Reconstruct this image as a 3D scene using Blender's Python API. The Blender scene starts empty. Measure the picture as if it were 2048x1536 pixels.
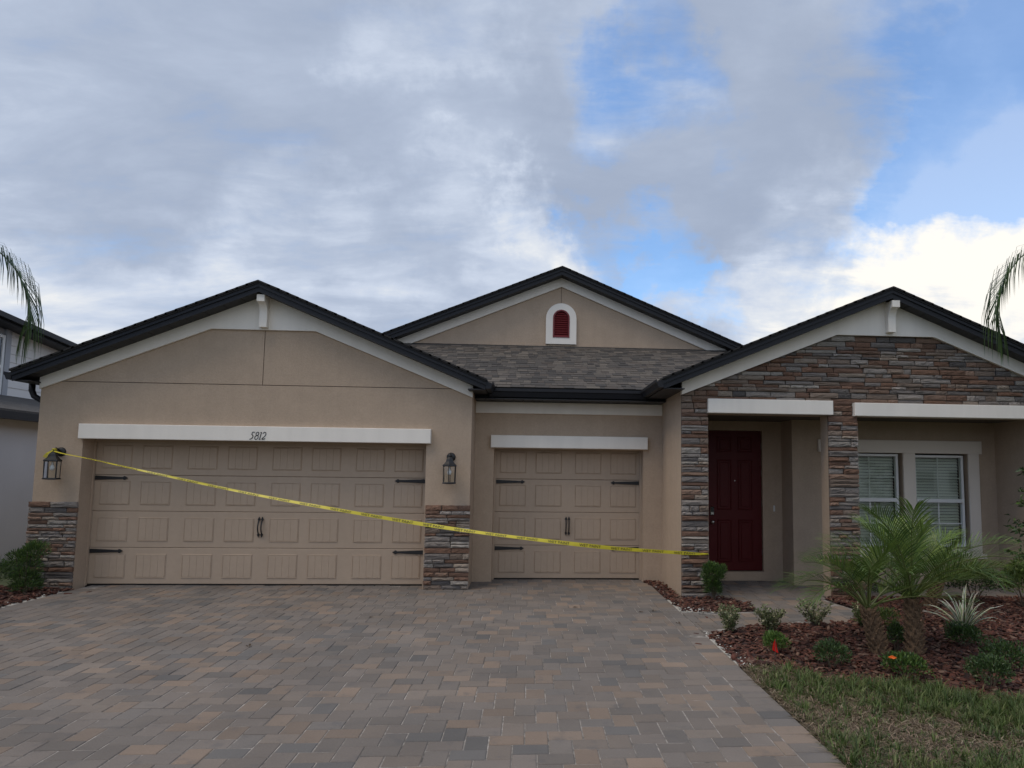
import bpy, math, random
import numpy as np
from mathutils import Vector, Matrix

random.seed(7)
rng = np.random.default_rng(7)
S = bpy.context.scene
COL = S.collection
R = math.radians

# ------------------------------------------------------------------ camera
CAM = np.array([6.44, -10.86, 1.71])
yaw, pitch, roll = R(3.67), R(5.24), R(.69)
cd = bpy.data.cameras.new('camera')
cd.sensor_fit = 'HORIZONTAL'
cd.sensor_width = 36
cd.lens = 1399.6 / 2048 * 36
cd.shift_x = (1024 - 1151) / 2048
cd.shift_y = (818.4 - 768) / 2048
cd.clip_start = .05
cd.clip_end = 6000
cam = bpy.data.objects.new('camera', cd)
COL.objects.link(cam)
_f = np.array([math.sin(yaw) * math.cos(pitch), math.cos(yaw) * math.cos(pitch), math.sin(pitch)])
_r = np.array([math.cos(yaw), -math.sin(yaw), 0])
_u = np.cross(_r, _f)
_r2 = math.cos(roll) * _r + math.sin(roll) * _u
_u2 = -math.sin(roll) * _r + math.cos(roll) * _u
m = Matrix(((_r2[0], _u2[0], -_f[0], CAM[0]), (_r2[1], _u2[1], -_f[1], CAM[1]), (_r2[2], _u2[2], -_f[2], CAM[2]), (0, 0, 0, 1)))
cam.matrix_world = m
S.camera = cam

# ------------------------------------------------------------------ world: sky with broken cloud
W = bpy.data.worlds.new('World')
S.world = W
W.use_nodes = True
nt = W.node_tree
nt.nodes.clear()


def N(t, typ, **kw):
    n = t.nodes.new(typ)
    for k, v in kw.items():
        if k.startswith('i_'):
            n.inputs[int(k[2:])].default_value = v
        else:
            setattr(n, k, v)
    return n


def math_n(t, op, a, b=None, clamp=False):
    n = t.nodes.new('ShaderNodeMath')
    n.operation = op
    n.use_clamp = clamp
    for i, v in enumerate((a, b)):
        if v is None:
            continue
        if isinstance(v, (int, float)):
            n.inputs[i].default_value = v
        else:
            t.links.new(v, n.inputs[i])
    return n.outputs[0]


SUN_EL, SUN_AZ = R(62), R(240)      # azimuth clockwise from +Y: the light comes from the front left
sky = N(nt, 'ShaderNodeTexSky', sky_type='NISHITA', sun_disc=False, sun_elevation=SUN_EL, sun_rotation=SUN_AZ,
        altitude=0, air_density=1.0, dust_density=.3, ozone_density=3.0)
tc = N(nt, 'ShaderNodeTexCoord')
sep = N(nt, 'ShaderNodeSeparateXYZ')
nt.links.new(tc.outputs['Generated'], sep.inputs[0])
zc = math_n(nt, 'ADD', math_n(nt, 'MAXIMUM', sep.outputs[2], 0.0), .22)
px = math_n(nt, 'DIVIDE', sep.outputs[0], zc)
py = math_n(nt, 'DIVIDE', sep.outputs[1], zc)
cmb = N(nt, 'ShaderNodeCombineXYZ')
nt.links.new(px, cmb.inputs[0])
nt.links.new(py, cmb.inputs[1])


def noise(t, vec, scale, detail, rough=.55, off=(0, 0, 0), dist=0.0, rot=0.0, stretch=1.0):
    mp = N(t, 'ShaderNodeMapping')
    mp.inputs['Rotation'].default_value = (0, 0, rot)
    mp.inputs['Scale'].default_value = (1, stretch, 1)
    mp.inputs['Location'].default_value = off
    t.links.new(vec, mp.inputs[0])
    n = N(t, 'ShaderNodeTexNoise')
    n.inputs['Scale'].default_value = scale
    n.inputs['Detail'].default_value = detail
    n.inputs['Roughness'].default_value = rough
    n.inputs['Distortion'].default_value = dist
    t.links.new(mp.outputs[0], n.inputs['Vector'])
    return n.outputs[0]


def smooth(t, v, a, b):
    n = N(t, 'ShaderNodeMapRange', interpolation_type='SMOOTHSTEP')
    n.inputs[1].default_value = a
    n.inputs[2].default_value = b
    t.links.new(v, n.inputs[0])
    return n.outputs[0]


wn_ = N(nt, 'ShaderNodeTexNoise')
wn_.inputs['Scale'].default_value = 3.2
wn_.inputs['Detail'].default_value = 7
wn_.inputs['Roughness'].default_value = .6
nt.links.new(tc.outputs['Generated'], wn_.inputs['Vector'])
wsub = N(nt, 'ShaderNodeVectorMath', operation='SUBTRACT')
wsub.inputs[1].default_value = (.5, .5, .5)
nt.links.new(wn_.outputs['Color'], wsub.inputs[0])
wsc = N(nt, 'ShaderNodeVectorMath', operation='SCALE')
wsc.inputs['Scale'].default_value = .62
nt.links.new(wsub.outputs[0], wsc.inputs[0])
wadd = N(nt, 'ShaderNodeVectorMath', operation='ADD')
nt.links.new(tc.outputs['Generated'], wadd.inputs[0])
nt.links.new(wsc.outputs[0], wadd.inputs[1])
wnrm = N(nt, 'ShaderNodeVectorMath', operation='NORMALIZE')
nt.links.new(wadd.outputs[0], wnrm.inputs[0])


def blob(d, inner, outer):
    """1 round direction d, falling to 0 at the angle outer (degrees), with a ragged outline"""
    vm = N(nt, 'ShaderNodeVectorMath', operation='DOT_PRODUCT')
    nt.links.new(wnrm.outputs[0], vm.inputs[0])
    L = math.sqrt(sum(c * c for c in d))
    vm.inputs[1].default_value = [c / L for c in d]
    return smooth(nt, vm.outputs['Value'], math.cos(R(outer)), math.cos(R(inner)))


def mix_col(t, f, a, b):
    n = N(t, 'ShaderNodeMix', data_type='RGBA')
    if isinstance(f, (int, float)):
        n.inputs[0].default_value = f
    else:
        t.links.new(f, n.inputs[0])
    for i, v in ((6, a), (7, b)):
        if isinstance(v, tuple):
            n.inputs[i].default_value = (*v, 1)
        else:
            t.links.new(v, n.inputs[i])
    return n.outputs[2]


V = cmb.outputs[0]
n_big = noise(nt, V, 1.05, 7, .56, (3.1, 1.7, 0), .35)
n_mid = noise(nt, V, 2.3, 9, .60, (8.1, -2.3, 0), .35, R(35), 1.9)
n_fine = noise(nt, V, 6.0, 8, .62, (1.4, 5.2, 0), .2, R(35), 1.8)
# clear sky shows through in gaps
clear = None
for d, i, o, w in (((.144, .842, .52), 0, 7, .30), ((.50, .70, .54), 1, 16, .32), ((.141, .944, .297), 0, 6.5, .32),
                   ((.50, .785, .385), 0, 8, .34), ((.225, .944, .235), 0, 6, .34), ((.70, .50, .53), 4, 20, .30),
                   ((-.6, -.55, .55), 8, 34, .26), ((.55, -.6, .6), 8, 32, .26)):
    b = math_n(nt, 'MULTIPLY', blob(d, i, o), w * 1.06)
    clear = b if clear is None else math_n(nt, 'ADD', clear, b)
dens = math_n(nt, 'ADD', math_n(nt, 'MULTIPLY', n_mid, .75), math_n(nt, 'MULTIPLY', n_big, .55))
dens = math_n(nt, 'ADD', dens, math_n(nt, 'MULTIPLY', n_fine, .28))
cover = math_n(nt, 'SUBTRACT', math_n(nt, 'ADD', dens, -.07), clear)
cover = math_n(nt, 'MAXIMUM', smooth(nt, cover, .12, .66), .30)
# brightness of the cloud: thin or sunlit patches white, thick bases slate grey
bright = None
for d, i, o, w in (((.46, .850, .245), 0, 17, .40), ((-.315, .908, .272), 0, 8, .22), ((.018, .938, .347), 0, 5, .20),
                   ((.57, .776, .27), 2, 11, .34), ((-.121, .839, .531), 0, 8, .20), ((.10, .84, .54), 0, 6, .18),
                   ((-.50, .86, .16), 0, 12, .24), ((-.05, .96, .25), 0, 11, .20), ((-.75, .3, .3), 10, 45, .2), ((.4, -.8, .4), 10, 50, .25)):
    b = math_n(nt, 'MULTIPLY', blob(d, i, o), w)
    bright = b if bright is None else math_n(nt, 'ADD', bright, b)
dark = math_n(nt, 'ADD', math_n(nt, 'MULTIPLY', blob((-.40, .80, .44), 6, 24), .08), math_n(nt, 'MULTIPLY', blob((.24, .87, .43), 3, 17), .24))
lum = math_n(nt, 'ADD', math_n(nt, 'MULTIPLY', n_big, .62), math_n(nt, 'MULTIPLY', n_mid, .62))
lum = math_n(nt, 'ADD', lum, math_n(nt, 'MULTIPLY', n_fine, .15))
edge = math_n(nt, 'MULTIPLY', math_n(nt, 'SUBTRACT', 1.0, cover), .22)
lum = math_n(nt, 'ADD', math_n(nt, 'ADD', lum, edge), math_n(nt, 'SUBTRACT', math_n(nt, 'MULTIPLY', bright, math_n(nt, 'ADD', n_mid, .45)), dark))
lumr = smooth(nt, lum, .40, 1.26)
ramp = N(nt, 'ShaderNodeValToRGB')
cr = ramp.color_ramp
cr.elements[0].position = 0
cr.elements[0].color = (.30, .355, .465, 1)
cr.elements[1].position = 1
cr.elements[1].color = (.86, .83, .77, 1)
for p, c in ((.30, (.385, .445, .560)), (.55, (.495, .555, .665)), (.80, (.64, .67, .715))):
    e = cr.elements.new(p)
    e.color = (*c, 1)
nt.links.new(lumr, ramp.inputs[0])
sc10 = N(nt, 'ShaderNodeVectorMath', operation='SCALE')
sc10.inputs['Scale'].default_value = 9.5
nt.links.new(ramp.outputs[0], sc10.inputs[0])
bg1 = N(nt, 'ShaderNodeBackground')
bg1.inputs[1].default_value = .15
bg2 = N(nt, 'ShaderNodeBackground')
bg2.inputs[1].default_value = .10
hs = N(nt, 'ShaderNodeHueSaturation')
hs.inputs['Saturation'].default_value = 1.22
hs.inputs['Value'].default_value = 1.2
nt.links.new(sky.outputs[0], hs.inputs['Color'])
nt.links.new(hs.outputs[0], bg1.inputs[0])
nt.links.new(sc10.outputs[0], bg2.inputs[0])
mx = N(nt, 'ShaderNodeMixShader')
nt.links.new(cover, mx.inputs[0])
nt.links.new(bg1.outputs[0], mx.inputs[1])
nt.links.new(bg2.outputs[0], mx.inputs[2])
wo = N(nt, 'ShaderNodeOutputWorld')
nt.links.new(mx.outputs[0], wo.inputs[0])

# ------------------------------------------------------------------ sun (veiled by cloud) and exposure
sl = bpy.data.lights.new('sun', 'SUN')
sl.energy = 1.35
sl.angle = R(32)
sl.color = (1, .88, .73)
sun = bpy.data.objects.new('sun', sl)
COL.objects.link(sun)
sd = Vector((math.sin(SUN_AZ) * math.cos(SUN_EL), math.cos(SUN_AZ) * math.cos(SUN_EL), math.sin(SUN_EL)))
sun.rotation_euler = sd.to_track_quat('Z', 'Y').to_euler()
S.view_settings.view_transform = 'Standard'
S.view_settings.look = 'None'
S.view_settings.exposure = .36
S.view_settings.gamma = 1

# ------------------------------------------------------------------ helpers
class MB:
    def __init__(s):
        s.v, s.f, s.c = [], [], []

    def add(s, vs, fs, col=None):
        o = len(s.v)
        s.v += [tuple(p) for p in vs]
        s.f += [tuple(i + o for i in q) for q in fs]
        s.c += [col] * len(fs)
        return s

    def box(s, x0, x1, y0, y1, z0, z1, col=None):
        vs = [(x, y, z) for x in (x0, x1) for y in (y0, y1) for z in (z0, z1)]
        return s.add(vs, [(0, 1, 3, 2), (4, 6, 7, 5), (0, 4, 5, 1), (2, 3, 7, 6), (0, 2, 6, 4), (1, 5, 7, 3)], col)

    def cbox(s, x0, x1, y0, y1, z0, z1, b=.004, col=None):
        """box whose front (y0) edges are chamfered"""
        f = [(x0 + b, y0, z0 + b), (x1 - b, y0, z0 + b), (x1 - b, y0, z1 - b), (x0 + b, y0, z1 - b)]
        g = [(x0, y0 + b, z0), (x1, y0 + b, z0), (x1, y0 + b, z1), (x0, y0 + b, z1)]
        k = [(x0, y1, z0), (x1, y1, z0), (x1, y1, z1), (x0, y1, z1)]
        fs = [(0, 1, 2, 3), (11, 10, 9, 8)]
        for i in range(4):
            j = (i + 1) % 4
            fs += [(i + 4, j + 4, j, i), (i + 8, j + 8, j + 4, i + 4)]
        return s.add(f + g + k, fs, col)

    def prism(s, poly, y0, y1, col=None):
        """polygon of (x, z) extruded along y"""
        n = len(poly)
        vs = [(x, y0, z) for x, z in poly] + [(x, y1, z) for x, z in poly]
        fs = [tuple(range(n)), tuple(range(2 * n - 1, n - 1, -1))]
        fs += [(i, i + n, (i + 1) % n + n, (i + 1) % n) for i in range(n)]
        return s.add(vs, fs, col)

    def xprism(s, poly, x0, x1, col=None):
        """polygon of (y, z) extruded along x"""
        n = len(poly)
        vs = [(x0, y, z) for y, z in poly] + [(x1, y, z) for y, z in poly]
        fs = [tuple(range(n)), tuple(range(2 * n - 1, n - 1, -1))]
        fs += [(i, i + n, (i + 1) % n + n, (i + 1) % n) for i in range(n)]
        return s.add(vs, fs, col)

    def flat(s, poly, z0, z1, col=None):
        n = len(poly)
        vs = [(x, y, z1) for x, y in poly] + [(x, y, z0) for x, y in poly]
        fs = [tuple(range(n)), tuple(range(2 * n - 1, n - 1, -1))]
        fs += [(i, i + n, (i + 1) % n + n, (i + 1) % n) for i in range(n)]
        return s.add(vs, fs, col)

    def tube(s, pts, rads, k=8, col=None, cap=True):
        pts = [Vector(p) for p in pts]
        if not hasattr(rads, '__len__'):
            rads = [rads] * len(pts)
        o = []
        prev = None
        for i, p in enumerate(pts):
            t = (pts[min(i + 1, len(pts) - 1)] - pts[max(i - 1, 0)]).normalized()
            a = prev if prev is not None else (Vector((0, 0, 1)) if abs(t.z) < .9 else Vector((1, 0, 0)))
            a = (a - t * a.dot(t)).normalized()
            prev = a
            b = t.cross(a)
            for j in range(k):
                w = 2 * math.pi * j / k
                o.append(p + (a * math.cos(w) + b * math.sin(w)) * rads[i])
        fs = []
        for i in range(len(pts) - 1):
            for j in range(k):
                fs.append((i * k + j, i * k + (j + 1) % k, (i + 1) * k + (j + 1) % k, (i + 1) * k + j))
        if cap:
            fs += [tuple(range(k - 1, -1, -1)), tuple((len(pts) - 1) * k + j for j in range(k))]
        return s.add(o, fs, col)

    def lathe(s, prof, c=(0, 0, 0), k=16, axis='z', col=None, rot=0):
        o = []
        for r, h in prof:
            for j in range(k):
                w = 2 * math.pi * j / k + rot
                p = (r * math.cos(w), r * math.sin(w), h)
                if axis == 'y':
                    p = (p[0], h, p[1])
                o.append((c[0] + p[0], c[1] + p[1], c[2] + p[2]))
        fs = []
        for i in range(len(prof) - 1):
            for j in range(k):
                fs.append((i * k + j, i * k + (j + 1) % k, (i + 1) * k + (j + 1) % k, (i + 1) * k + j))
        fs += [tuple(range(k - 1, -1, -1)), tuple((len(prof) - 1) * k + j for j in range(k))]
        return s.add(o, fs, col)

    def mesh(s, name, mat, smooth=False):
        me = bpy.data.meshes.new(name)
        me.from_pydata(s.v, [], s.f)
        if s.c and s.c[0] is not None:
            at = me.attributes.new('Col', 'FLOAT_COLOR', 'FACE')
            at.data.foreach_set('color', np.array([(*c, 1) for c in s.c], dtype=np.float32).ravel())
        if mat:
            me.materials.append(mat)
        import bmesh
        bm = bmesh.new()
        bm.from_mesh(me)
        bmesh.ops.recalc_face_normals(bm, faces=bm.faces)
        bm.to_mesh(me)
        bm.free()
        if smooth:
            me.polygons.foreach_set('use_smooth', [True] * len(me.polygons))
        return me

    def build(s, name, mat, parent=None, smooth=False):
        return link(name, s.mesh(name, mat, smooth), parent)


def link(name, me, parent=None):
    o = bpy.data.objects.new(name, me)
    COL.objects.link(o)
    if parent:
        o.parent = parent
    return o


def tag(o, label=None, cat=None, group=None, kind=None):
    for k, v in (('label', label), ('category', cat), ('group', group), ('kind', kind)):
        if v:
            o[k] = v
    return o


def empty(name, loc=(0, 0, 0)):
    o = bpy.data.objects.new(name, None)
    COL.objects.link(o)
    o.location = loc
    o.empty_display_size = .1
    return o


def array_mesh(name, verts, faces_n, nper, cols, mat, parent=None):
    """many alike small faces: verts (n, nper, 3), faces given within a piece"""
    n = len(verts)
    me = bpy.data.meshes.new(name)
    v = verts.reshape(-1, 3)
    fs = []
    for q in faces_n:
        fs.append((np.arange(n)[:, None] * nper + np.array(q)[None, :]))
    loops = []
    sizes = []
    order = []
    tot = sum(len(q) for q in faces_n)
    lo = np.concatenate([f for f in fs], axis=1).reshape(n, tot)
    me.vertices.add(len(v))
    me.vertices.foreach_set('co', v.astype(np.float32).ravel())
    me.loops.add(n * tot)
    me.loops.foreach_set('vertex_index', lo.astype(np.int32).ravel())
    ls = np.array([len(q) for q in faces_n])
    st = np.concatenate([[0], np.cumsum(ls)[:-1]])
    me.polygons.add(n * len(faces_n))
    me.polygons.foreach_set('loop_start', (np.arange(n)[:, None] * tot + st[None, :]).astype(np.int32).ravel())
    me.polygons.foreach_set('loop_total', np.tile(ls, n).astype(np.int32))
    me.update(calc_edges=True)
    if cols is not None:
        at = me.attributes.new('Col', 'FLOAT_COLOR', 'FACE')
        c = np.ones((n, len(faces_n), 4), np.float32)
        c[:, :, :3] = cols[:, None, :] if cols.ndim == 2 else cols
        at.data.foreach_set('color', c.ravel())
    me.materials.append(mat)
    return link(name, me, parent)


# ------------------------------------------------------------------ materials
def mat(name, base, rough=.8, bump=None, var=None, src=None, spec=.5, metal=0.0, extra=None, trans=0.0):
    """base colour; src 'attr' (face colours) or 'obj' (object colour) multiply it;
    var = (scale, amount) mottles it; bump = (scale, strength, distance)"""
    M = bpy.data.materials.new(name)
    M.use_nodes = True
    t = M.node_tree
    b = t.nodes['Principled BSDF']
    b.inputs['Roughness'].default_value = rough
    b.inputs['Metallic'].default_value = metal
    b.inputs['Specular IOR Level'].default_value = spec
    co = N(t, 'ShaderNodeTexCoord').outputs['Object']
    col = None
    if src == 'attr':
        a = N(t, 'ShaderNodeAttribute', attribute_name='Col')
        col = a.outputs['Color']
    elif src == 'obj':
        col = N(t, 'ShaderNodeObjectInfo').outputs['Color']
    if col is None:
        rgb = N(t, 'ShaderNodeRGB')
        rgb.outputs[0].default_value = (*base, 1)
        col = rgb.outputs[0]
    if var:
        for sc, am in (var if isinstance(var[0], tuple) else (var,)):
            nz = noise(t, co, sc, 5, .6)
            mr = N(t, 'ShaderNodeMapRange')
            mr.inputs[1].default_value = .25
            mr.inputs[2].default_value = .75
            mr.inputs[3].default_value = 1 - am
            mr.inputs[4].default_value = 1 + am
            t.links.new(nz, mr.inputs[0])
            vm = N(t, 'ShaderNodeVectorMath', operation='SCALE')
            t.links.new(col, vm.inputs[0])
            t.links.new(mr.outputs[0], vm.inputs['Scale'])
            col = vm.outputs[0]
    t.links.new(col, b.inputs['Base Color'])
    if bump:
        nz = noise(t, co, bump[0], 4, .6)
        bn = N(t, 'ShaderNodeBump')
        bn.inputs['Strength'].default_value = bump[1]
        bn.inputs['Distance'].default_value = bump[2]
        t.links.new(nz, bn.inputs['Height'])
        t.links.new(bn.outputs[0], b.inputs['Normal'])
    if trans:
        tr = N(t, 'ShaderNodeBsdfTranslucent')
        t.links.new(col, tr.inputs[0])
        ms = N(t, 'ShaderNodeMixShader')
        ms.inputs[0].default_value = trans
        t.links.new(b.outputs[0], ms.inputs[1])
        t.links.new(tr.outputs[0], ms.inputs[2])
        t.links.new(ms.outputs[0], t.nodes['Material Output'].inputs[0])
    return M


def streak(M, amount):
    t = M.node_tree
    b = t.nodes['Principled BSDF']
    old = b.inputs['Base Color'].links[0].from_socket
    mp = N(t, 'ShaderNodeMapping')
    mp.inputs['Scale'].default_value = (5, 5, .55)
    t.links.new(N(t, 'ShaderNodeTexCoord').outputs['Object'], mp.inputs[0])
    nz = noise(t, mp.outputs[0], 1.0, 5, .62, (3, 2, 1))
    mr = N(t, 'ShaderNodeMapRange')
    mr.inputs[1].default_value, mr.inputs[2].default_value, mr.inputs[3].default_value, mr.inputs[4].default_value = .3, .7, 1 - amount, 1 + amount * .6
    t.links.new(nz, mr.inputs[0])
    vm = N(t, 'ShaderNodeVectorMath', operation='SCALE')
    t.links.new(old, vm.inputs[0])
    t.links.new(mr.outputs[0], vm.inputs['Scale'])
    t.links.new(vm.outputs[0], b.inputs['Base Color'])


def glass_mat(name, tint=(.9, .95, .93), ior=1.5):
    M = bpy.data.materials.new(name)
    M.use_nodes = True
    t = M.node_tree
    t.nodes.remove(t.nodes['Principled BSDF'])
    tr = N(t, 'ShaderNodeBsdfTransparent')
    tr.inputs[0].default_value = (*tint, 1)
    gl = N(t, 'ShaderNodeBsdfGlossy')
    gl.inputs['Roughness'].default_value = .01
    gl.inputs[0].default_value = (1, 1, 1, 1)
    fr = N(t, 'ShaderNodeFresnel')
    fr.inputs[0].default_value = ior
    ms = N(t, 'ShaderNodeMixShader')
    t.links.new(fr.outputs[0], ms.inputs[0])
    t.links.new(tr.outputs[0], ms.inputs[1])
    t.links.new(gl.outputs[0], ms.inputs[2])
    t.links.new(ms.outputs[0], t.nodes['Material Output'].inputs[0])
    return M


M_stucco = mat('stucco_beige', (.445, .338, .245), .92, (70, .55, .007), ((.9, .05), (5, .05), (34, .07)))
M_trim = mat('trim_cream', (.83, .775, .69), .8, (220, .12, .002), (2.0, .03))
M_wtrim = mat('window_trim_tan', (.74, .66, .57), .85, (160, .2, .002), (2.0, .03))
streak(M_stucco, .04)
streak(M_trim, .05)
M_joint = mat('joint_dark', (.12, .095, .075), .95)
M_gdoor = mat('garage_door_tan', (.440, .334, .242), .55, (90, .06, .001), ((1.5, .04), (12, .03)))
streak(M_gdoor, .02)
M_iron = mat('black_iron', (.012, .012, .013), .5, (120, .1, .001))
M_fascia = mat('charcoal_metal', (.013, .014, .018), .5, None, (4, .10), spec=.3)
M_soffit = mat('dark_soffit', (.018, .017, .018), .6)
M_roofpl = mat('shingle_felt', (.022, .021, .021), .95, (60, .4, .004))
M_shingle = mat('shingle', (.1, .1, .1), .95, (220, .5, .003), (45, .22), 'obj')
M_shingle_a = mat('shingle_far', (.1, .1, .1), .95, (220, .5, .003), (45, .22), 'attr')
M_stone = mat('ledge_stone', (.2, .2, .2), .9, (34, .8, .012), ((9, .28), (48, .25)), 'obj')
M_stone_a = mat('ledge_stone_far', (.2, .2, .2), .9, (34, .8, .012), ((9, .28), (48, .25)), 'attr')
M_mortar = mat('mortar', (.13, .112, .098), .95, (80, .3, .004))
def paver_mat(name, src):
    M = mat(name, (.2, .2, .2), .88, (150, .45, .003), ((70, .10),), src)
    t = M.node_tree
    b = t.nodes['Principled BSDF']
    old = b.inputs['Base Color'].links[0].from_socket
    geo = N(t, 'ShaderNodeNewGeometry').outputs['Position']
    nz = noise(t, geo, 6.5, 4, .55, (2, 7, 0))
    f = smooth(t, nz, .54, .74)
    f = math_n(t, 'MULTIPLY', f, .50)
    c2 = mix_col(t, f, old, (.092, .088, .088))
    nz2 = noise(t, geo, 1.1, 4, .6, (5, 1, 0))
    mr = N(t, 'ShaderNodeMapRange')
    mr.inputs[1].default_value, mr.inputs[2].default_value, mr.inputs[3].default_value, mr.inputs[4].default_value = .3, .7, .88, 1.12
    t.links.new(nz2, mr.inputs[0])
    vm = N(t, 'ShaderNodeVectorMath', operation='SCALE')
    t.links.new(c2, vm.inputs[0])
    t.links.new(mr.outputs[0], vm.inputs['Scale'])
    # pale efflorescence specks
    nz3 = noise(t, geo, 38, 5, .7, (1, 1, 0))
    f3 = math_n(t, 'MULTIPLY', smooth(t, nz3, .64, .74), .35)
    c3 = mix_col(t, f3, vm.outputs[0], (.40, .37, .34))
    t.links.new(c3, b.inputs['Base Color'])
    return M


M_paver = paver_mat('paver', 'obj')
M_paver_a = paver_mat('paver_far', 'attr')
M_sand = mat('joint_sand', (.21, .19, .17), .95, (120, .4, .004), ((2.5, .8), (14, .7)))
M_ground = mat('lawn_soil', (.07, .085, .035), .95, (8, .5, .02), ((.4, .3), (6, .3)))
M_bed = mat('bed_soil', (.040, .018, .012), .95, (30, .8, .02), (14, .4))
M_chip = mat('mulch_chip', (.1, .05, .03), .85, None, (60, .25), 'attr')
M_shell = mat('shell_sand', (.40, .38, .34), .95, (60, .6, .006), (22, .35))
M_grass = mat('grass_blade', (.1, .1, .1), .6, None, None, 'attr', trans=.3)
M_leaf = mat('leaf', (.1, .1, .1), .45, None, None, 'attr', trans=.25)
M_bark = mat('palm_bark', (.16, .10, .056), .95, (40, .9, .02), (30, .45))
M_stem = mat('woody_stem', (.10, .075, .05), .9, (60, .4, .004))
M_red = mat('red_paint', (.075, .0034, .0042), .5, None, (3, .06), spec=.25)
M_ventred = mat('vent_red', (.16, .014, .018), .5)
M_white = mat('white_vinyl', (.74, .74, .72), .45)
M_blind = mat('blind_slat', (.72, .73, .68), .6)
M_dark = mat('dark_room', (.02, .02, .02), .9)
M_steel = mat('satin_nickel', (.45, .44, .42), .3, metal=1.0)
M_black = mat('black_plastic', (.01, .01, .01), .3)
M_glass = glass_mat('window_glass', (.92, .94, .91))
M_clear = glass_mat('lantern_glass', (.95, .96, .95), 1.3)
M_bulb = mat('bulb_white', (.75, .75, .74), .25)
M_tape = mat('tape_yellow', (.62, .53, .035), .4, None, (9, .08), trans=.15)
M_ink = mat('tape_ink', (.012, .012, .012), .5)
M_flag = mat('flag_red', (.75, .02, .012), .5, trans=.25)
M_orange = mat('flower_orange', (.85, .17, .02), .6, trans=.2)
M_nwall = mat('neighbour_stucco', (.60, .585, .585), .92, (120, .3, .004), (1.2, .04))
M_siding = mat('neighbour_siding', (.70, .68, .65), .7)
M_gtrim = mat('grey_trim', (.36, .37, .39), .7)
M_nroof = mat('neighbour_shingle', (.085, .078, .072), .95, (120, .6, .006), ((5, .25), (40, .3)))

# ------------------------------------------------------------------ the setting: ground, driveway, walkway, beds
gm = MB()
gm.add([(-3000, -3000, -.06), (3000, -3000, -.06), (3000, 3000, -.06), (-3000, 3000, -.06)], [(0, 1, 2, 3)])
tag(gm.build('ground', M_ground), kind='structure')

PW, PL = .1524, .2286
PAV = [((.168, .143, .124), 10), ((.157, .136, .119), 10), ((.145, .129, .116), 6), ((.194, .150, .117), 5), ((.212, .160, .122), 2),
       ((.122, .114, .107), 3), ((.175, .145, .121), 7)]
_pc = [c for c, w in PAV for _ in range(w)]


def paver_col():
    c = random.choice(_pc)
    k = random.uniform(.82, 1.05)
    return tuple(q * k for q in c)


def paver_verts(x0, x1, y0, y1, gap=.0036, ch=.005, top=0.0):
    t = top + random.uniform(-.0025, .0015)
    a, b, c, d = x0 + gap, x1 - gap, y0 + gap, y1 - gap
    vs = [(a + ch, c + ch, t), (b - ch, c + ch, t), (b - ch, d - ch, t), (a + ch, d - ch, t),
          (a, c, t - ch * .8), (b, c, t - ch * .8), (b, d, t - ch * .8), (a, d, t - ch * .8),
          (a, c, t - .045), (b, c, t - .045), (b, d, t - .045), (a, d, t - .045)]
    fs = [(0, 1, 2, 3)]
    for i in range(4):
        j = (i + 1) % 4
        fs += [(i + 4, j + 4, j, i), (i + 8, j + 8, j + 4, i + 4)]
    return vs, fs


_unit_pav = {}


def unit_paver(w, l):
    """shared mesh for whole pavers, centred"""
    k = (round(w, 3), round(l, 3))
    if k not in _unit_pav:
        mb = MB()
        mb.add(*paver_verts(-w / 2, w / 2, -l / 2, l / 2))
        _unit_pav[k] = mb.mesh('paver', M_paver)
    return _unit_pav[k]


def herring(x0, x1, y0, y1, ox=0.0, oy=0.0):
    out = []
    w, l = PW, PL
    nmax = 140
    for a in range(-nmax, nmax):
        for b in range(-nmax, nmax):
            hx, hy = ox + a * w + b * l, oy + a * w - b * l
            if hx < x0 - 1 or hx > x1 + 1 or hy < y0 - 1 or hy > y1 + 1:
                continue
            for r in ((hx, hx + l, hy, hy + w), (hx - w, hx, hy, hy + l)):
                r = (x0 + x1 - r[1], x0 + x1 - r[0], r[2], r[3])
                r = (max(r[0], x0), min(r[1], x1), max(r[2], y0), min(r[3], y1))
                if r[1] - r[0] > .02 and r[3] - r[2] > .02:
                    out.append(r)
    return out


def lay(rects, parent, limit):
    """nearest pavers are objects, the rest one joined part"""
    def key(r):
        cx, cy = (r[0] + r[1]) / 2, (r[2] + r[3]) / 2
        d = cy - CAM[1]
        half = d * .85
        vis = 1 if (CAM[0] - d * .80 < cx < CAM[0] + d * .72 and d > 4.15) else 0
        return (-vis, d)
    rects = sorted(rects, key=key)
    for r in rects[:limit]:
        w, l = r[1] - r[0], r[3] - r[2]
        o = link('paver', unit_paver(w, l), parent)
        o.location = ((r[0] + r[1]) / 2, (r[2] + r[3]) / 2, random.uniform(-.002, .0015))
        o.rotation_euler = (random.gauss(0, .002), random.gauss(0, .002), random.gauss(0, .004))
        c = paver_col()
        o.color = (*c, 1)
    if rects[limit:]:
        mb = MB()
        for r in rects[limit:]:
            vs, fs = paver_verts(*r)
            mb.add(vs, fs, paver_col())
        tag(mb.build('paver_field', M_paver_a, parent), kind='stuff')


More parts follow.
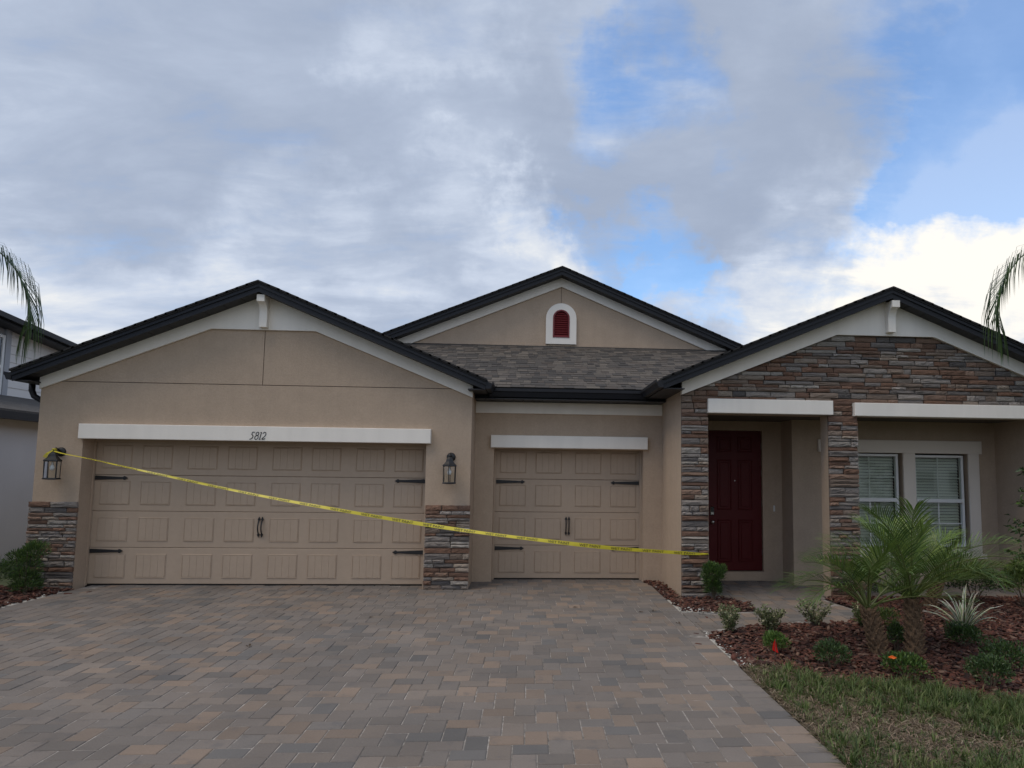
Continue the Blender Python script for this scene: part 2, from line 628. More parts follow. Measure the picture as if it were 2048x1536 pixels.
DX0, DX1 = .07, 8.35
dw = MB()
dw.flat([(DX0 + .005, -7.6), (DX1 - .005, -7.6), (DX1 - .005, .68), (DX0 + .005, .68)], -.05, -.0062)
drive = tag(dw.build('driveway', M_sand), kind='structure')
rects = []
for r in herring(DX0 + PL, DX1 - PL, -7.5, .66):
    cx, cy = (r[0] + r[1]) / 2, (r[2] + r[3]) / 2
    if cy > .01 and cx < 5.5:
        continue
    rects.append(r)
for k in range(54):
    y = -7.5 + k * PW
    if y + PW < .66:
        if y + PW < -3.3 or y > -1.98:
            rects.append((DX1 - PL, DX1, y, y + PW))
        if y + PW < -.3:
            rects.append((DX0, DX0 + PL, y, y + PW))
for y in np.arange(-3.27 + .0, -2.0, PL):
    rects.append((DX1 - PL, DX1 - PL + PW * .5, y, y + PL))
    rects.append((DX1 - PL + PW * .5, DX1, y, y + PL))
lay(rects, drive, 300)

# walkway and porch floor
WALK = [(8.345, -3.27), (8.95, -2.91), (9.6, -2.74), (10.2, -2.66), (10.55, -2.3), (10.70, -1.9), (10.62, -1.4), (10.58, -1.02),
        (14.4, -1.0), (14.4, .62), (8.62, .62), (8.62, -1.0), (9.2, -1.0), (9.41, -1.48), (9.35, -1.94), (8.71, -2.08), (8.345, -1.97)]


def inside(x, y, poly):
    c = False
    j = len(poly) - 1
    for i in range(len(poly)):
        xi, yi = poly[i]
        xj, yj = poly[j]
        if (yi > y) != (yj > y) and x < (xj - xi) * (y - yi) / (yj - yi) + xi:
            c = not c
        j = i
    return c


wk = MB()
wk.flat(WALK, -.05, -.0105)
walk = tag(wk.build('walkway', M_sand), kind='structure')
rects = [r for r in herring(8.36, 14.4, -3.3, .62, .03, .05)
         if sum(inside(x, y, WALK) for x in (r[0], r[1]) for y in (r[2], r[3])) >= 3]
lay(rects, walk, 260)

# planting beds
BED_R = [(8.37, -3.24), (8.95, -2.89), (9.6, -2.72), (10.2, -2.64), (10.57, -2.28), (10.72, -1.88), (10.64, -1.4), (10.62, -1.0),
         (14.4, -.98), (14.8, -1.2), (15.5, -6.4), (12.5, -6.3), (10.9, -5.9), (10.2, -5.55), (9.9, -5.42), (9.65, -5.05), (9.24, -5.1), (8.9, -4.95), (8.74, -4.46), (8.37, -4.5)]
BED_P = [(8.27, .38), (8.56, .38), (8.56, -1.0), (9.2, -1.02), (9.40, -1.48), (9.34, -1.93), (8.71, -2.06), (8.37, -1.95), (8.36, -.9), (8.36, 0.0)]
BED_L = [(.06, -.36), (.06, -3.2), (-.4, -3.4), (-3.0, -3.2), (-3.0, -.2), (-.66, -.2), (-.66, -.36)]
for poly in (BED_R, BED_P, BED_L):
    b = MB()
    b.flat(poly, -.058, -.012)
    tag(b.build('planting_bed', M_bed), kind='structure')
for poly in ([(8.352, -4.45), (8.43, -4.47), (8.47, -3.9), (8.42, -3.4), (8.52, -3.16), (8.352, -3.27)], [(8.352, -1.0), (8.44, -1.5), (8.5, -1.93), (8.9, -2.0), (8.72, -2.075), (8.352, -1.965)],
             [(.066, -.5), (.0, -.6), (-.03, -1.4), (-.02, -2.5), (.066, -2.6)]):
    b = MB()
    b.flat(poly, -.03, -.004)
    tag(b.build('sand_edge', M_shell), kind='structure')


def scatter(poly, dens):
    xs = [p[0] for p in poly]
    ys = [p[1] for p in poly]
    n = int((max(xs) - min(xs)) * (max(ys) - min(ys)) * dens)
    pts = np.stack([rng.uniform(min(xs), max(xs), n), rng.uniform(min(ys), max(ys), n)], 1)
    return np.array([p for p in pts if inside(p[0], p[1], poly)])


def rot_frames(n, tilt):
    """random yaw, small tilt: three axes per piece"""
    a = rng.uniform(0, 2 * np.pi, n)
    ax = np.stack([np.cos(a), np.sin(a), rng.normal(0, tilt, n)], 1)
    ax /= np.linalg.norm(ax, axis=1)[:, None]
    up = np.stack([rng.normal(0, tilt, n), rng.normal(0, tilt, n), np.ones(n)], 1)
    ay = np.cross(up, ax)
    ay /= np.linalg.norm(ay, axis=1)[:, None]
    az = np.cross(ax, ay)
    return ax, ay, az


def chips(pts, name, lo, hi, cols, zmax, material, parent=None, tilt=.28):
    n = len(pts)
    ax, ay, az = rot_frames(n, tilt)
    L = rng.uniform(lo, hi, n)[:, None]
    Wd = L * rng.uniform(.28, .6, n)[:, None]
    T = rng.uniform(.004, .011, n)[:, None]
    c = np.column_stack([pts, rng.uniform(-.004, zmax, n)])
    j = lambda: rng.uniform(.7, 1.1, n)[:, None]
    v = np.zeros((n, 8, 3))
    k = 0
    for sx in (-1, 1):
        for sy in (-1, 1):
            for sz in (0, 1):
                v[:, k] = c + ax * L * .5 * sx * j() + ay * Wd * .5 * sy * j() + az * T * sz
                k += 1
    ci = rng.integers(0, len(cols), n)
    col = np.array(cols)[ci] * rng.uniform(.6, 1.35, n)[:, None]
    return tag(array_mesh(name, v, [(0, 1, 3, 2), (4, 6, 7, 5), (0, 4, 5, 1), (2, 3, 7, 6), (1, 5, 7, 3)], 8, col, material, parent), kind='stuff')


CH = [(.078, .024, .014), (.055, .017, .011), (.10, .033, .018), (.036, .013, .009), (.125, .052, .033), (.082, .027, .016), (.16, .095, .066)]
near = [p for p in BED_R]
o = chips(scatter(BED_R, 900), 'bark_mulch', .022, .085, CH, .022, M_chip)
tag(o, 'red brown bark mulch of the bed under the small palms', 'mulch')
o = chips(scatter(BED_P, 700), 'bark_mulch', .03, .085, CH, .026, M_chip)
tag(o, 'red brown bark mulch at the foot of the stone entry pillar', 'mulch')
o = chips(scatter(BED_L, 600), 'bark_mulch', .03, .085, CH, .026, M_chip)
tag(o, 'red brown bark mulch left of the driveway', 'mulch')
SH = [(.5, .48, .44), (.42, .40, .36), (.33, .30, .27)]
edge_pts = np.concatenate([np.column_stack([8.36 + np.abs(rng.normal(0, .06, 60)), rng.uniform(-4.5, -3.1, 60)]),
                           np.column_stack([rng.uniform(8.36, 8.75, 45), rng.normal(-1.93, .07, 45)]),
                           np.column_stack([8.37 + np.abs(rng.normal(0, .05, 25)), rng.uniform(-1.9, .1, 25)]),
                           np.column_stack([.03 - np.abs(rng.normal(0, .06, 40)), rng.uniform(-2.6, -.5, 40)])])
o = chips(edge_pts, 'shell_gravel', .012, .035, SH, .02, M_chip, None, .5)
tag(o, 'scattered pale shell bits along the paving edges', 'gravel')
stray = np.array([(8.18, -3.66), (8.27, -3.2), (8.9, -2.5), (9.35, -2.75), (9.75, -2.55), (.22, -.75), (.4, -.6), (8.6, -2.35)])
o = chips(stray, 'stray_mulch', .06, .10, CH[:3], .002, M_chip, None, .05)
tag(o, 'stray mulch chips lying on the pavers', 'mulch')

# lawn
LAWN = [(8.37, -4.5), (8.74, -4.44), (8.9, -4.92), (9.24, -5.07), (9.65, -5.02), (9.9, -5.4), (10.2, -5.52), (10.9, -5.85), (12.5, -6.3), (12.5, -8.2), (8.36, -8.2)]
lw = MB()
lw.flat(LAWN, -.058, -.016)
tag(lw.build('lawn', mat('thatch', (.10, .082, .05), .95, (40, .8, .02), ((5, .35), (40, .4)))), kind='structure')


def turf(poly, name, label):
    cl = scatter(poly, 430)
    k = 15
    n = len(cl) * k
    cx_, cy_ = np.repeat(cl[:, 0], k), np.repeat(cl[:, 1], k)
    patch = np.sin(cl[:, 0] * 3.1 + 1.3 * np.sin(cl[:, 1] * 2.3)) + np.sin(cl[:, 1] * 4.3 + cl[:, 0] * 1.7) * .8 + rng.normal(0, .75, len(cl))
    vig = np.repeat(np.clip(1 - .28 * patch, .5, 1.5) * rng.uniform(.75, 1.25, len(cl)), k)
    dry = np.repeat(patch > .45, k) ^ (rng.random(n) < .16)
    a = rng.uniform(0, 2 * np.pi, n)
    fw = np.stack([np.cos(a), np.sin(a), np.zeros(n)], 1)
    side = np.stack([-np.sin(a), np.cos(a), np.zeros(n)], 1)
    rad = rng.uniform(0, .028, n)
    h = (rng.uniform(.045, .105, n) * vig)[:, None]
    ln = np.abs(rng.normal(.55, .4, n))[:, None]
    ln[dry] += .7
    h[dry] *= .75
    w = (rng.uniform(.0024, .0046, n))[:, None]
    b_ = np.stack([cx_ + fw[:, 0] * rad, cy_ + fw[:, 1] * rad, np.full(n, -.016)], 1)
    up = np.array([0, 0, 1.])
    up1 = np.clip(1 - ln * .35, .12, 1)
    p1 = b_ + up * h * .6 * up1 + fw * h * ln * .40
    p2 = b_ + up * h * np.clip(1 - ln * .5, .06, 1) + fw * h * (ln * 1.0 + .1)
    v = np.stack([b_ - side * w, b_ + side * w, p1 + side * w * .9, p1 - side * w * .9, p2], 1)
    base = np.array([(.075, .115, .026), (.10, .145, .034), (.055, .09, .022), (.14, .165, .055)])[np.repeat(rng.integers(0, 4, len(cl)), k)]
    dr = np.array([(.27, .205, .125), (.20, .15, .095), (.34, .275, .18), (.15, .11, .075)])[rng.integers(0, 4, n)]
    col = np.where(dry[:, None], dr, base) * rng.uniform(.65, 1.35, n)[:, None]
    return tag(array_mesh(name, v, [(0, 1, 2, 3), (3, 2, 4)], 5, col, M_grass), label, 'grass', kind='stuff')


lawn_vis = [(8.36, -4.50), (8.56, -4.36), (8.78, -4.42), (8.94, -4.86), (9.24, -5.02), (9.65, -4.97), (9.9, -5.34), (10.2, -5.46), (10.9, -5.8), (11.3, -6.0), (11.3, -7.4), (8.36, -7.4)]
turf(lawn_vis, 'lawn_grass', 'patchy green and straw coloured lawn beside the driveway')
st = scatter(lawn_vis, 3800)
n = len(st)
a = rng.uniform(0, 2 * np.pi, n)
fw = np.stack([np.cos(a), np.sin(a), rng.uniform(-.05, .35, n)], 1)
sd_ = np.stack([-np.sin(a), np.cos(a), np.zeros(n)], 1) * rng.uniform(.0018, .0035, n)[:, None]
b0 = np.column_stack([st, rng.uniform(-.012, .012, n)])
L_ = rng.uniform(.03, .085, n)[:, None]
md = b0 + fw * L_ * .5 + np.array([0, 0, .006])
v = np.stack([b0 - sd_, b0 + sd_, md + sd_, md - sd_, b0 + fw * L_], 1)
c = np.array([(.27, .20, .13), (.20, .145, .095), (.36, .29, .20), (.14, .10, .07), (.30, .21, .15)])[rng.integers(0, 5, n)] * rng.uniform(.6, 1.2, n)[:, None]
tag(array_mesh('dry_thatch', v, [(0, 1, 2, 3), (3, 2, 4)], 5, c, M_grass), 'dry straw coloured clippings lying among the lawn grass', 'thatch', kind='stuff')

# ------------------------------------------------------------------ the house
house = tag(empty('house', (3, 0, 0)), 'one storey beige stucco house with stone veneer, three gables and two garage doors', 'house')
bpy.context.view_layer.update()
HI = Matrix.Translation((-3, 0, 0))


def hpart(mb, name, material, smooth=False, parent=None):
    o = mb.build(name, material, None, smooth)
    o.parent = parent or house
    if parent is None:
        o.matrix_parent_inverse = HI
    return o


def hempty(name):
    o = empty(name)
    o.parent = house
    o.matrix_parent_inverse = HI
    return o


P = .415                                   # roof pitch
GX, GA, GY = 2.463, 4.449, -.64            # garage gable: axis, apex height, front edge
EX, EA, EY = 11.585, 4.43, -1.36           # entry gable
CX, CA, CY = 7.01, 5.76, 2.55              # centre gable
HW = 3.31

# --- garage block walls (with control joints left open)
w = MB()
w.box(-.633, 0, -.32, -.02, -.05, 2.948)
w.box(4.90, 5.56, -.32, -.02, -.05, 2.948)
w.box(0, 4.90, -.32, -.02, 2.13, 2.948)
w.prism([(-.633, 2.958), (2.475, 2.958), (2.475, 4.27), (2.463, 4.28), (-.633, 3.0)], -.32, -.02)
w.prism([(2.485, 2.958), (5.56, 2.958), (5.56, 3.0), (2.485, 4.27)], -.32, -.02)
w.box(-.633, -.333, -.02, 11.5, -.05, 3.0)
w.box(5.26, 5.56, -.02, .70, -.05, 2.98)
hpart(w, 'wall', M_stucco)
w = MB()
w.box(-.60, 5.53, -.305, -.06, 2.945, 2.961)
w.box(2.47, 2.49, -.305, -.06, 2.961, 3.8)
hpart(w, 'control_joint', M_joint)
w = MB()
w.prism([(-.640, 2.835), (1.716, 3.774), (3.216, 3.774), (5.567, 2.825), (5.567, 3.01), (GX, 4.29), (-.640, 3.01)], -.355, -.3205)
hpart(w, 'gable_trim', M_trim)
w = MB()
w.cbox(-.03, 4.97, -.40, -.3205, 2.123, 2.337, .006)
hpart(w, 'lintel', M_trim)


def bracket(x, zt, zb, yw, yf):
    b = MB()
    n = 8
    pts = [(yw, zb), (yw - .09, zb), (yw - .09, zb + (zt - zb) * .45)]
    for i in range(n + 1):
        t = i / n
        pts.append((yw - .09 - (yf - .09) * (1 - math.cos(t * math.pi / 2)), zb + (zt - zb) * (.45 + .33 * math.sin(t * math.pi / 2))))
    pts += [(yw - yf, zt), (yw, zt)]
    b.xprism(pts, x - .055, x + .055)
    return hpart(b, 'bracket', M_trim)


bracket(GX + .02, 4.255, 3.80, -.356, .22)

# --- gable roofs
def gable_roof(cx, apex, y0, y1, hw, name='roof'):
    top = [(cx - hw, apex - P * hw), (cx, apex), (cx + hw, apex - P * hw)]
    b = MB()
    poly = top + [(x, z - .045) for x, z in reversed(top)]
    b.prism(poly, y0, y1)
    o = hpart(b, name, M_roofpl)
    # rake fascia boards
    for s in (-1, 1):
        f = MB()
        poly = [(cx, apex - .047), (cx + s * hw, apex - P * hw - .047), (cx + s * hw, apex - P * hw - .165), (cx, apex - .165)]
        f.prism(poly if s > 0 else poly[::-1], y0 + .03, y0 + .055)
        poly = [(cx, apex - .047), (cx + s * (hw + .01), apex - P * hw - .047 - .004), (cx + s * (hw + .01), apex - P * hw - .095), (cx, apex - .092)]
        f.prism(poly if s > 0 else poly[::-1], y0 + .012, y0 + .03)
        hpart(f, 'fascia', M_fascia)
        # shingle course ends riding over the rake
        e = MB()
        L = hw / math.cos(math.atan(P))
        n = int(L / .145)
        for i in range(n):
            a, c = i / n * hw, (i + 1.25) / n * hw
            c = min(c, hw + .02)
            h0, h1 = .002, .007 + random.uniform(-.003, .002)
            poly = [(cx + s * a, apex - P * a + h0), (cx + s * c, apex - P * c + h1), (cx + s * c, apex - P * c - .02), (cx + s * a, apex - P * a - .02)]
            e.prism(poly if s > 0 else poly[::-1], y0 - .015, y0 + .35)
        hpart(e, 'rake_shingles', M_roofpl)
    return o


def rake_soffit(cx, apex, y0, yw, hw):
    n = 13
    for s in (-1, 1):
        for i in range(n):
            a, c = hw * i / n + .004, hw * (i + 1) / n - .004
            b = MB()
            poly = [(cx + s * a, apex - P * a - .150), (cx + s * c, apex - P * c - .150), (cx + s * c, apex - P * c - .162), (cx + s * a, apex - P * a - .162)]
            b.prism(poly if s > 0 else poly[::-1], y0 + .056, yw)
            hpart(b, 'soffit_panel', M_soffit)


gable_roof(GX, GA, GY, 3.3, HW)
rake_soffit(GX, GA, GY, -.30, HW)
gable_roof(EX, EA, EY, 3.3, HW)
rake_soffit(EX, EA, EY, -1.0, HW)
gable_roof(CX, CA, CY, 12, 6.9)
rake_soffit(CX, CA, CY, 2.9, 6.9)


def gutter(mb, x, s, y0, y1, z):
    """K style gutter on an eave that runs along y; s = outward side"""
    pr = [(0, 0), (.005, -.11), (.07, -.11), (.095, -.05), (.11, -.04), (.11, 0), (.10, 0), (.095, -.03)]
    poly = [(x + s * a, z + b) for a, b in pr]
    mb.prism(poly if s > 0 else poly[::-1], y0, y1)


ze = GA - P * HW
g = MB()
gutter(g, GX - HW, -1, GY + .02, 3.0, ze - .035)
hpart(g, 'gutter', M_fascia)
g = MB()
gutter(g, GX + HW, 1, GY + .02, .02, ze - .035)
hpart(g, 'gutter', M_fascia)
g = MB()
gutter(g, EX - HW, -1, EY + .02, .02, EA - P * HW - .035)
hpart(g, 'gutter', M_fascia)
# centre gutter runs along x
g = MB()
pr = [(0, 0), (.0, -.115), (-.07, -.115), (-.095, -.05), (-.11, -.04), (-.11, 0), (-.10, 0), (-.095, -.03)]
g.xprism([(.09 + a, 3.015 + b * 1.15) for a, b in pr], GX + HW + .02, EX - HW - .02)
hpart(g, 'gutter', M_fascia)
# closed eave ends under the two flanking roofs
for bx_ in ((GX + HW - .26, GX + HW - .001, -.58, .42, ze - .16, ze - .145), (EX - HW + .001, EX - HW + .30, EY + .06, .42, EA - P * HW - .16, EA - P * HW - .145),
            (GX - HW + .001, -.62, -.58, 3.0, ze - .16, ze - .145)):
    g = MB()
    g.box(*bx_)
    hpart(g, 'eave_soffit', M_soffit)
g = MB()
g.box(5.57, 8.575, .092, .112, 2.86, 3.04)
hpart(g, 'fascia', M_fascia)
d = MB()
xg = GX - HW - .05
pts = [(xg, -.12, ze - .12), (xg, -.12, ze - .24), (xg + .04, -.12, ze - .33), (xg + .14, -.12, ze - .385), (xg + .24, -.12, ze - .42), (xg + .262, -.12, ze - .50), (xg + .262, -.12, .25)]
d.tube(pts, .042, 10)
hpart(d, 'downspout', M_fascia, True)

# --- single garage bay
w = MB()
w.box(5.561, 5.865, .40, .70, -.05, 2.86)
w.box(8.272, 8.60, .40, .70, -.05, 2.86)
w.box(5.865, 8.272, .40, .70, 2.09, 2.86)
hpart(w, 'wall', M_stucco)
w = MB()
w.cbox(5.561, 8.577, .366, .399, 2.658, 2.84, .005)
hpart(w, 'eave_trim', M_trim)
w = MB()
w.cbox(5.815, 8.335, .33, .399, 2.105, 2.303, .006)
hpart(w, 'lintel', M_trim)
n = 20
for i in range(n):
    a = 5.57 + 3.0 * i / n
    c = 5.57 + 3.0 * (i + 1) / n
    b = MB()
    b.box(a + .004, c - .004, .0, .40, 2.846, 2.858)
    hpart(b, 'soffit_panel', M_soffit)
b = MB()
b.box(5.6, 8.5, .13, .72, 2.875, 2.93)  # unseen dark filler, added to stop light leaking through the soffit gaps
hpart(b, 'leak_filler', M_dark)
# --- centre roof with shingles
rs = MB()
sl_ = P
def rz(y): return 3.045 + sl_ * (y - .02)
rs.xprism([(.0, rz(.0) - .05), (.0, rz(.0)), (2.9, rz(2.9)), (2.9, rz(2.9) - .05)], 3.2, 10.9)
roof_c = hpart(rs, 'roof', M_roofpl)
SHC = [(.082, .070, .059), (.070, .061, .053), (.058, .051, .045), (.040, .036, .033), (.098, .084, .070), (.076, .065, .056), (.048, .043, .039), (.066, .054, .045)]
tabs = []
ex = .142
ncs = int(3.12 / ex)
ca, sa = math.cos(math.atan(sl_)), math.sin(math.atan(sl_))
for i in range(ncs):
    s0 = i * ex
    y0 = -.02 + s0 * ca
    # width of the roof that is in view between the two flanking gables
    zt = rz(y0)
    xl = GX + (GA - zt) / P - .25 if zt < GA else GX
    xr = EX - (EA - zt) / P + .25 if zt < EA else EX
    x = xl - random.uniform(0, .2)
    while x < xr:
        wd = random.choice((.08, .11, .14, .17, .21)) * random.uniform(.85, 1.15)
        tabs.append((x, min(wd, xr - x + .05), y0, random.choice((.004, .007, .010)), i))
        x += wd
units = {}


def tab_mesh(th):
    if th not in units:
        b = MB()
        b.add([(0, 0, 0), (1, 0, 0), (1, 1, -.001), (0, 1, -.001), (0, 0, th), (1, 0, th), (1, 1, .002), (0, 1, .002)],
              [(4, 5, 6, 7), (0, 1, 5, 4), (1, 2, 6, 5), (3, 0, 4, 7)])
        units[th] = b.mesh('shingle', M_shingle)
    return units[th]


tabs.sort(key=lambda t: -t[1] * (1 - .01 * t[4]))
far = MB()
for k, (x, wd, y0, th, i) in enumerate(tabs):
    c = random.choice(SHC)
    kk = random.uniform(.85, 1.15)
    c = tuple(q * kk for q in c)
    Lp = ex * 1.12
    if k < 300:
        o = link('shingle', tab_mesh(th), roof_c)
        o.location = (x + .002, y0, rz(y0) + .003)
        o.rotation_euler = (math.atan(sl_), 0, 0)
        o.scale = (wd - .004, Lp, 1)
        o.color = (*c, 1)
    else:
        m4 = [(0, 0, 0), (wd - .004, 0, 0), (wd - .004, Lp, -.001), (0, Lp, -.001), (0, 0, th), (wd - .004, 0, th), (wd - .004, Lp, .002), (0, Lp, .002)]
        far.add([(x + .002 + a, y0 + b * ca - z * sa, rz(y0) + .003 + b * sa + z * ca) for a, b, z in m4], [(4, 5, 6, 7), (0, 1, 5, 4), (1, 2, 6, 5), (3, 0, 4, 7)], c)
tag(far.build('shingle_courses', M_shingle_a, roof_c), kind='stuff')
# flashing at the gable wall
b = MB()
b.box(3.3, 10.8, 2.835, 2.8495, rz(2.84) + .0, rz(2.84) + .03)
hpart(b, 'flashing', M_stucco)

# --- centre gable wall
zt = CA - .165
w = MB()
w.prism([(CX - 3.9, 4.1), (CX - .005, 4.1), (CX - .005, zt - .02), (CX - 3.9, zt - 3.9 * P - .02)], 2.85, 3.05)
w.prism([(CX + .005, 4.1), (CX + 3.9, 4.1), (CX + 3.9, zt - 3.9 * P - .02), (CX + .005, zt - .02)], 2.85, 3.05)
hpart(w, 'wall', M_stucco)
w = MB()
w.box(CX - .009, CX + .009, 2.862, 3.0, 4.15, zt - .03)
hpart(w, 'control_joint', M_joint)
w = MB()
w.prism([(CX - 3.95, zt - 3.95 * P - .18), (CX, zt - .18), (CX + 3.95, zt - 3.95 * P - .18), (CX + 3.95, zt - 3.95 * P), (CX, zt), (CX - 3.95, zt - 3.95 * P)], 2.812, 2.8495)
hpart(w, 'gable_trim', M_trim)


def arch(x0, x1, z0, z1, n=14):
    r = (x1 - x0) / 2
    c = (x0 + x1) / 2
    zs = z1 - r
    return [(x0, z0), (x1, z0)] + [(c + r * math.cos(t), zs + r * math.sin(t)) for t in [math.pi * i / n for i in range(n + 1)]]


vx0, vx1, vz0, vz1 = 6.71, 7.315, 4.255, 5.075
ix0, ix1, iz0, iz1 = 6.848, 7.178, 4.385, 4.945
vent = hempty('attic_vent')
b = MB()
o1, i1 = arch(vx0, vx1, vz0, vz1), arch(ix0, ix1, iz0, iz1)
nn = len(o1)
vs = [(x, 2.80, z) for x, z in o1] + [(x, 2.80, z) for x, z in i1] + [(x, 2.849, z) for x, z in o1] + [(x, 2.849, z) for x, z in i1]
fs = []
for i in range(nn):
    j = (i + 1) % nn
    fs += [(i, j, j + nn, i + nn), (i, i + 2 * nn, j + 2 * nn, j), (i + nn, j + nn, j + 3 * nn, i + 3 * nn)]
b.add(vs, fs)
b.build('vent_surround', M_trim, vent)
b = MB()
i2 = arch(ix0 + .03, ix1 - .03, iz0 + .03, iz1 - .03)
vs = [(x, 2.79, z) for x, z in i1] + [(x, 2.79, z) for x, z in i2] + [(x, 2.849, z) for x, z in i1] + [(x, 2.849, z) for x, z in i2]
b.add(vs, fs)
b.prism(i1, 2.8492, 2.8498)
b.build('vent_frame', M_ventred, vent)
for i in range(11):
    z = iz0 + .05 + i * .044
    r = (ix1 - ix0) / 2 - .03
    zs = iz1 - .03 - r
    hw_ = r if z < zs else math.sqrt(max(r * r - (z + .02 - zs) ** 2, .002))
    s = MB()
    s.xprism([(2.80, z - .012), (2.803, z - .02), (2.845, z + .022), (2.842, z + .03)], CX - hw_ + .003, CX + hw_ - .003)
    s.build('louver', M_ventred, vent)

# --- garage doors
def garage_door(x0, x1, yf, lefts, name):
    root = hempty(name)
    sh = .5325
    for k in range(4):
        b = MB()
        b.cbox(x0, x1, yf, yf + .045, k * sh + .012 + (.006 if k == 0 else 0), (k + 1) * sh + .008, .006)
        b.build('section', M_gdoor, root)
    for k in range(4):
        z0 = k * sh + .105
        z1 = z0 + .345
        for l in lefts:
            xa, xb = x0 + l, x0 + l + .43
            p = MB()
            # raised frame round four boards
            for (a0, a1, c0, c1) in ((xa, xb, z0, z0 + .014), (xa, xb, z1 - .014, z1), (xa, xa + .014, z0 + .014, z1 - .014), (xb - .014, xb, z0 + .014, z1 - .014)):
                p.cbox(a0, a1, yf - .0105, yf + .001, c0, c1, .007)
            bw = (xb - xa - .028) / 4
            for q in range(4):
                p.cbox(xa + .014 + q * bw, xa + .014 + (q + 1) * bw, yf - .0085, yf + .001, z0 + .014, z1 - .014, .0035)
            p.build('panel', M_gdoor, root)
    cx = (x0 + x1) / 2
    for zc_ in (1.562, .494):
        for s in (1, -1):
            xe = x0 + .02 if s > 0 else x1 - .02
            pts = [(0, .031), (.40, .014), (.405, .024), (.425, .029), (.44, .018), (.47, .0), (.44, -.018), (.425, -.029), (.405, -.024), (.40, -.014), (0, -.031)]
            poly = [(xe + s * a, zc_ + b_) for a, b_ in pts]
            h = MB()
            h.prism(poly if s < 0 else poly[::-1], yf - .020, yf - .0125)
            h.build('strap_hinge', M_iron, root)
    for s in (-1, 1):
        h = MB()
        hx = cx + s * .024
        pts = [(hx, yf - .018 - .045 * math.sin(math.pi * t), .745 + .22 * t) for t in [i / 10 for i in range(11)]]
        h.tube(pts, .0095, 8)
        for zc_, sg in ((.965, 1), (.745, -1)):
            poly = [(hx - .008, zc_ - sg * .015), (hx - .021, zc_), (hx, zc_ + sg * .045), (hx + .021, zc_), (hx + .008, zc_ - sg * .015)]
            h.prism(poly, yf - .022, yf - .0125)
        h.build('door_handle', M_iron, root)
    # rubber sweep and jamb stops
    b = MB()
    b.box(x0 + .01, x1 - .01, yf + .008, yf + .04, -.004, .0175)
    b.build('bottom_seal', M_black, root)
    b = MB()
    b.box(x0 - .03, x0 + .012, yf - .042, yf - .009, 0, 2.09)
    b.box(x1 - .012, x1 + .03, yf - .042, yf - .009, 0, 2.09)
    b.box(x0 - .03, x1 + .03, yf - .042, yf - .009, 2.09, 2.13)
    b.build('door_stop', M_gdoor, root)
    return root


ls, x = [], .095
for i in range(8):
    ls.append(x)
    x += .58 if i % 2 == 0 else .655
garage_door(0.005, 4.885, 0.0, ls, 'garage_door')
garage_door(5.880, 8.258, .66, [.075, .655, 1.303, 1.883], 'garage_door')
b = MB()
b.box(-.1, 5.0, .06, .12, -.04, 2.6)
b.box(5.7, 8.4, .72, .78, -.04, 2.6)
hpart(b, 'garage_interior', M_dark)

# --- house number
num = hempty('house_number')


def digit(strokes, x, mbn):
    b = MB()
    for pts, wd in strokes:
        P_ = []
        for u, v_ in pts:
            P_.append((x + u * .094 + v_ * .024, -.4045, 2.147 + v_ * .108))
        n_ = len(P_)
        # flat pen stroke, wider in the middle
        left, right = [], []
        for i in range(n_):
            a, c = Vector(P_[max(i - 1, 0)]), Vector(P_[min(i + 1, n_ - 1)])
            tng = (c - a).normalized()
            nrm = Vector((-tng.z, 0, tng.x))
            r_ = (wd[i] if isinstance(wd, (list, tuple)) else wd) * .9
            left.append(Vector(P_[i]) + nrm * r_)
            right.append(Vector(P_[i]) - nrm * r_)
        for i in range(n_ - 1):
            q = [left[i], left[i + 1], right[i + 1], right[i]]
            b.add([(p.x, p.y, p.z) for p in q] + [(p.x, p.y + .0045, p.z) for p in q], [(0, 1, 2, 3), (7, 6, 5, 4), (0, 4, 5, 1), (1, 5, 6, 2), (2, 6, 7, 3), (3, 7, 4, 0)])
    return b.build(mbn, M_iron, num)


def arc(cx, cy, rx, ry, a0, a1, n=14):
    return [(cx + rx * math.cos(R(a0 + (a1 - a0) * i / n)), cy + ry * math.sin(R(a0 + (a1 - a0) * i / n))) for i in range(n + 1)]


xs0 = 2.366
five = [([(.20, .97), (.55, .97)], .0055), ([(.20, .98), (.13, .66)], .005),
        (([(.13, .66)] + arc(.16, .36, .26, .26, 75, -40, 10) + [(.20, .06), (.0, .0)]), [.004] * 3 + [.0065] * 7 + [.006, .004, .003][:3])]
digit([(p, (.0052 if not isinstance(w_, list) else .0056)) for p, w_ in five], xs0, 'numeral')
digit([(arc(.24, .76, .20, .23, 0, 360, 20), .0052), (arc(.24, .27, .25, .27, 0, 360, 20), .0052)], xs0 + .069, 'numeral')
digit([([(.2, 1.0), (.2, 0)], .0062), ([(.05, .93), (.2, .99)], .0038), ([(.06, .015), (.34, .015)], .004)], xs0 + .124, 'numeral')
digit([(arc(.24, .70, .24, .28, 160, -30, 14) + [(.30, .36), (.03, .05)], .0054), ([(.02, .04), (.44, .04)], .0062), ([(.44, .04), (.50, .20)], .004)], xs0 + .168, 'numeral')

# --- entry block
w = MB()
w.box(8.58, 8.96, -1.02, -.77, -.05, 2.588)
w.box(10.724, 11.153, -1.02, -.77, -.05, 2.588)
w.box(14.2, 14.61, -1.02, -.77, -.05, 2.588)
w.prism([(8.58, 2.588), (14.61, 2.588), (14.61, 2.98), (EX, EA - .16), (8.58, 2.98)], -1.02, -.77)
w.box(8.58, 8.80, -.77, .40, -.05, 2.93)
w.box(14.02, 14.3, -.77, .12, -.05, 2.93)
w.box(14.3, 14.61, -.77, 11.5, -.05, 2.93)
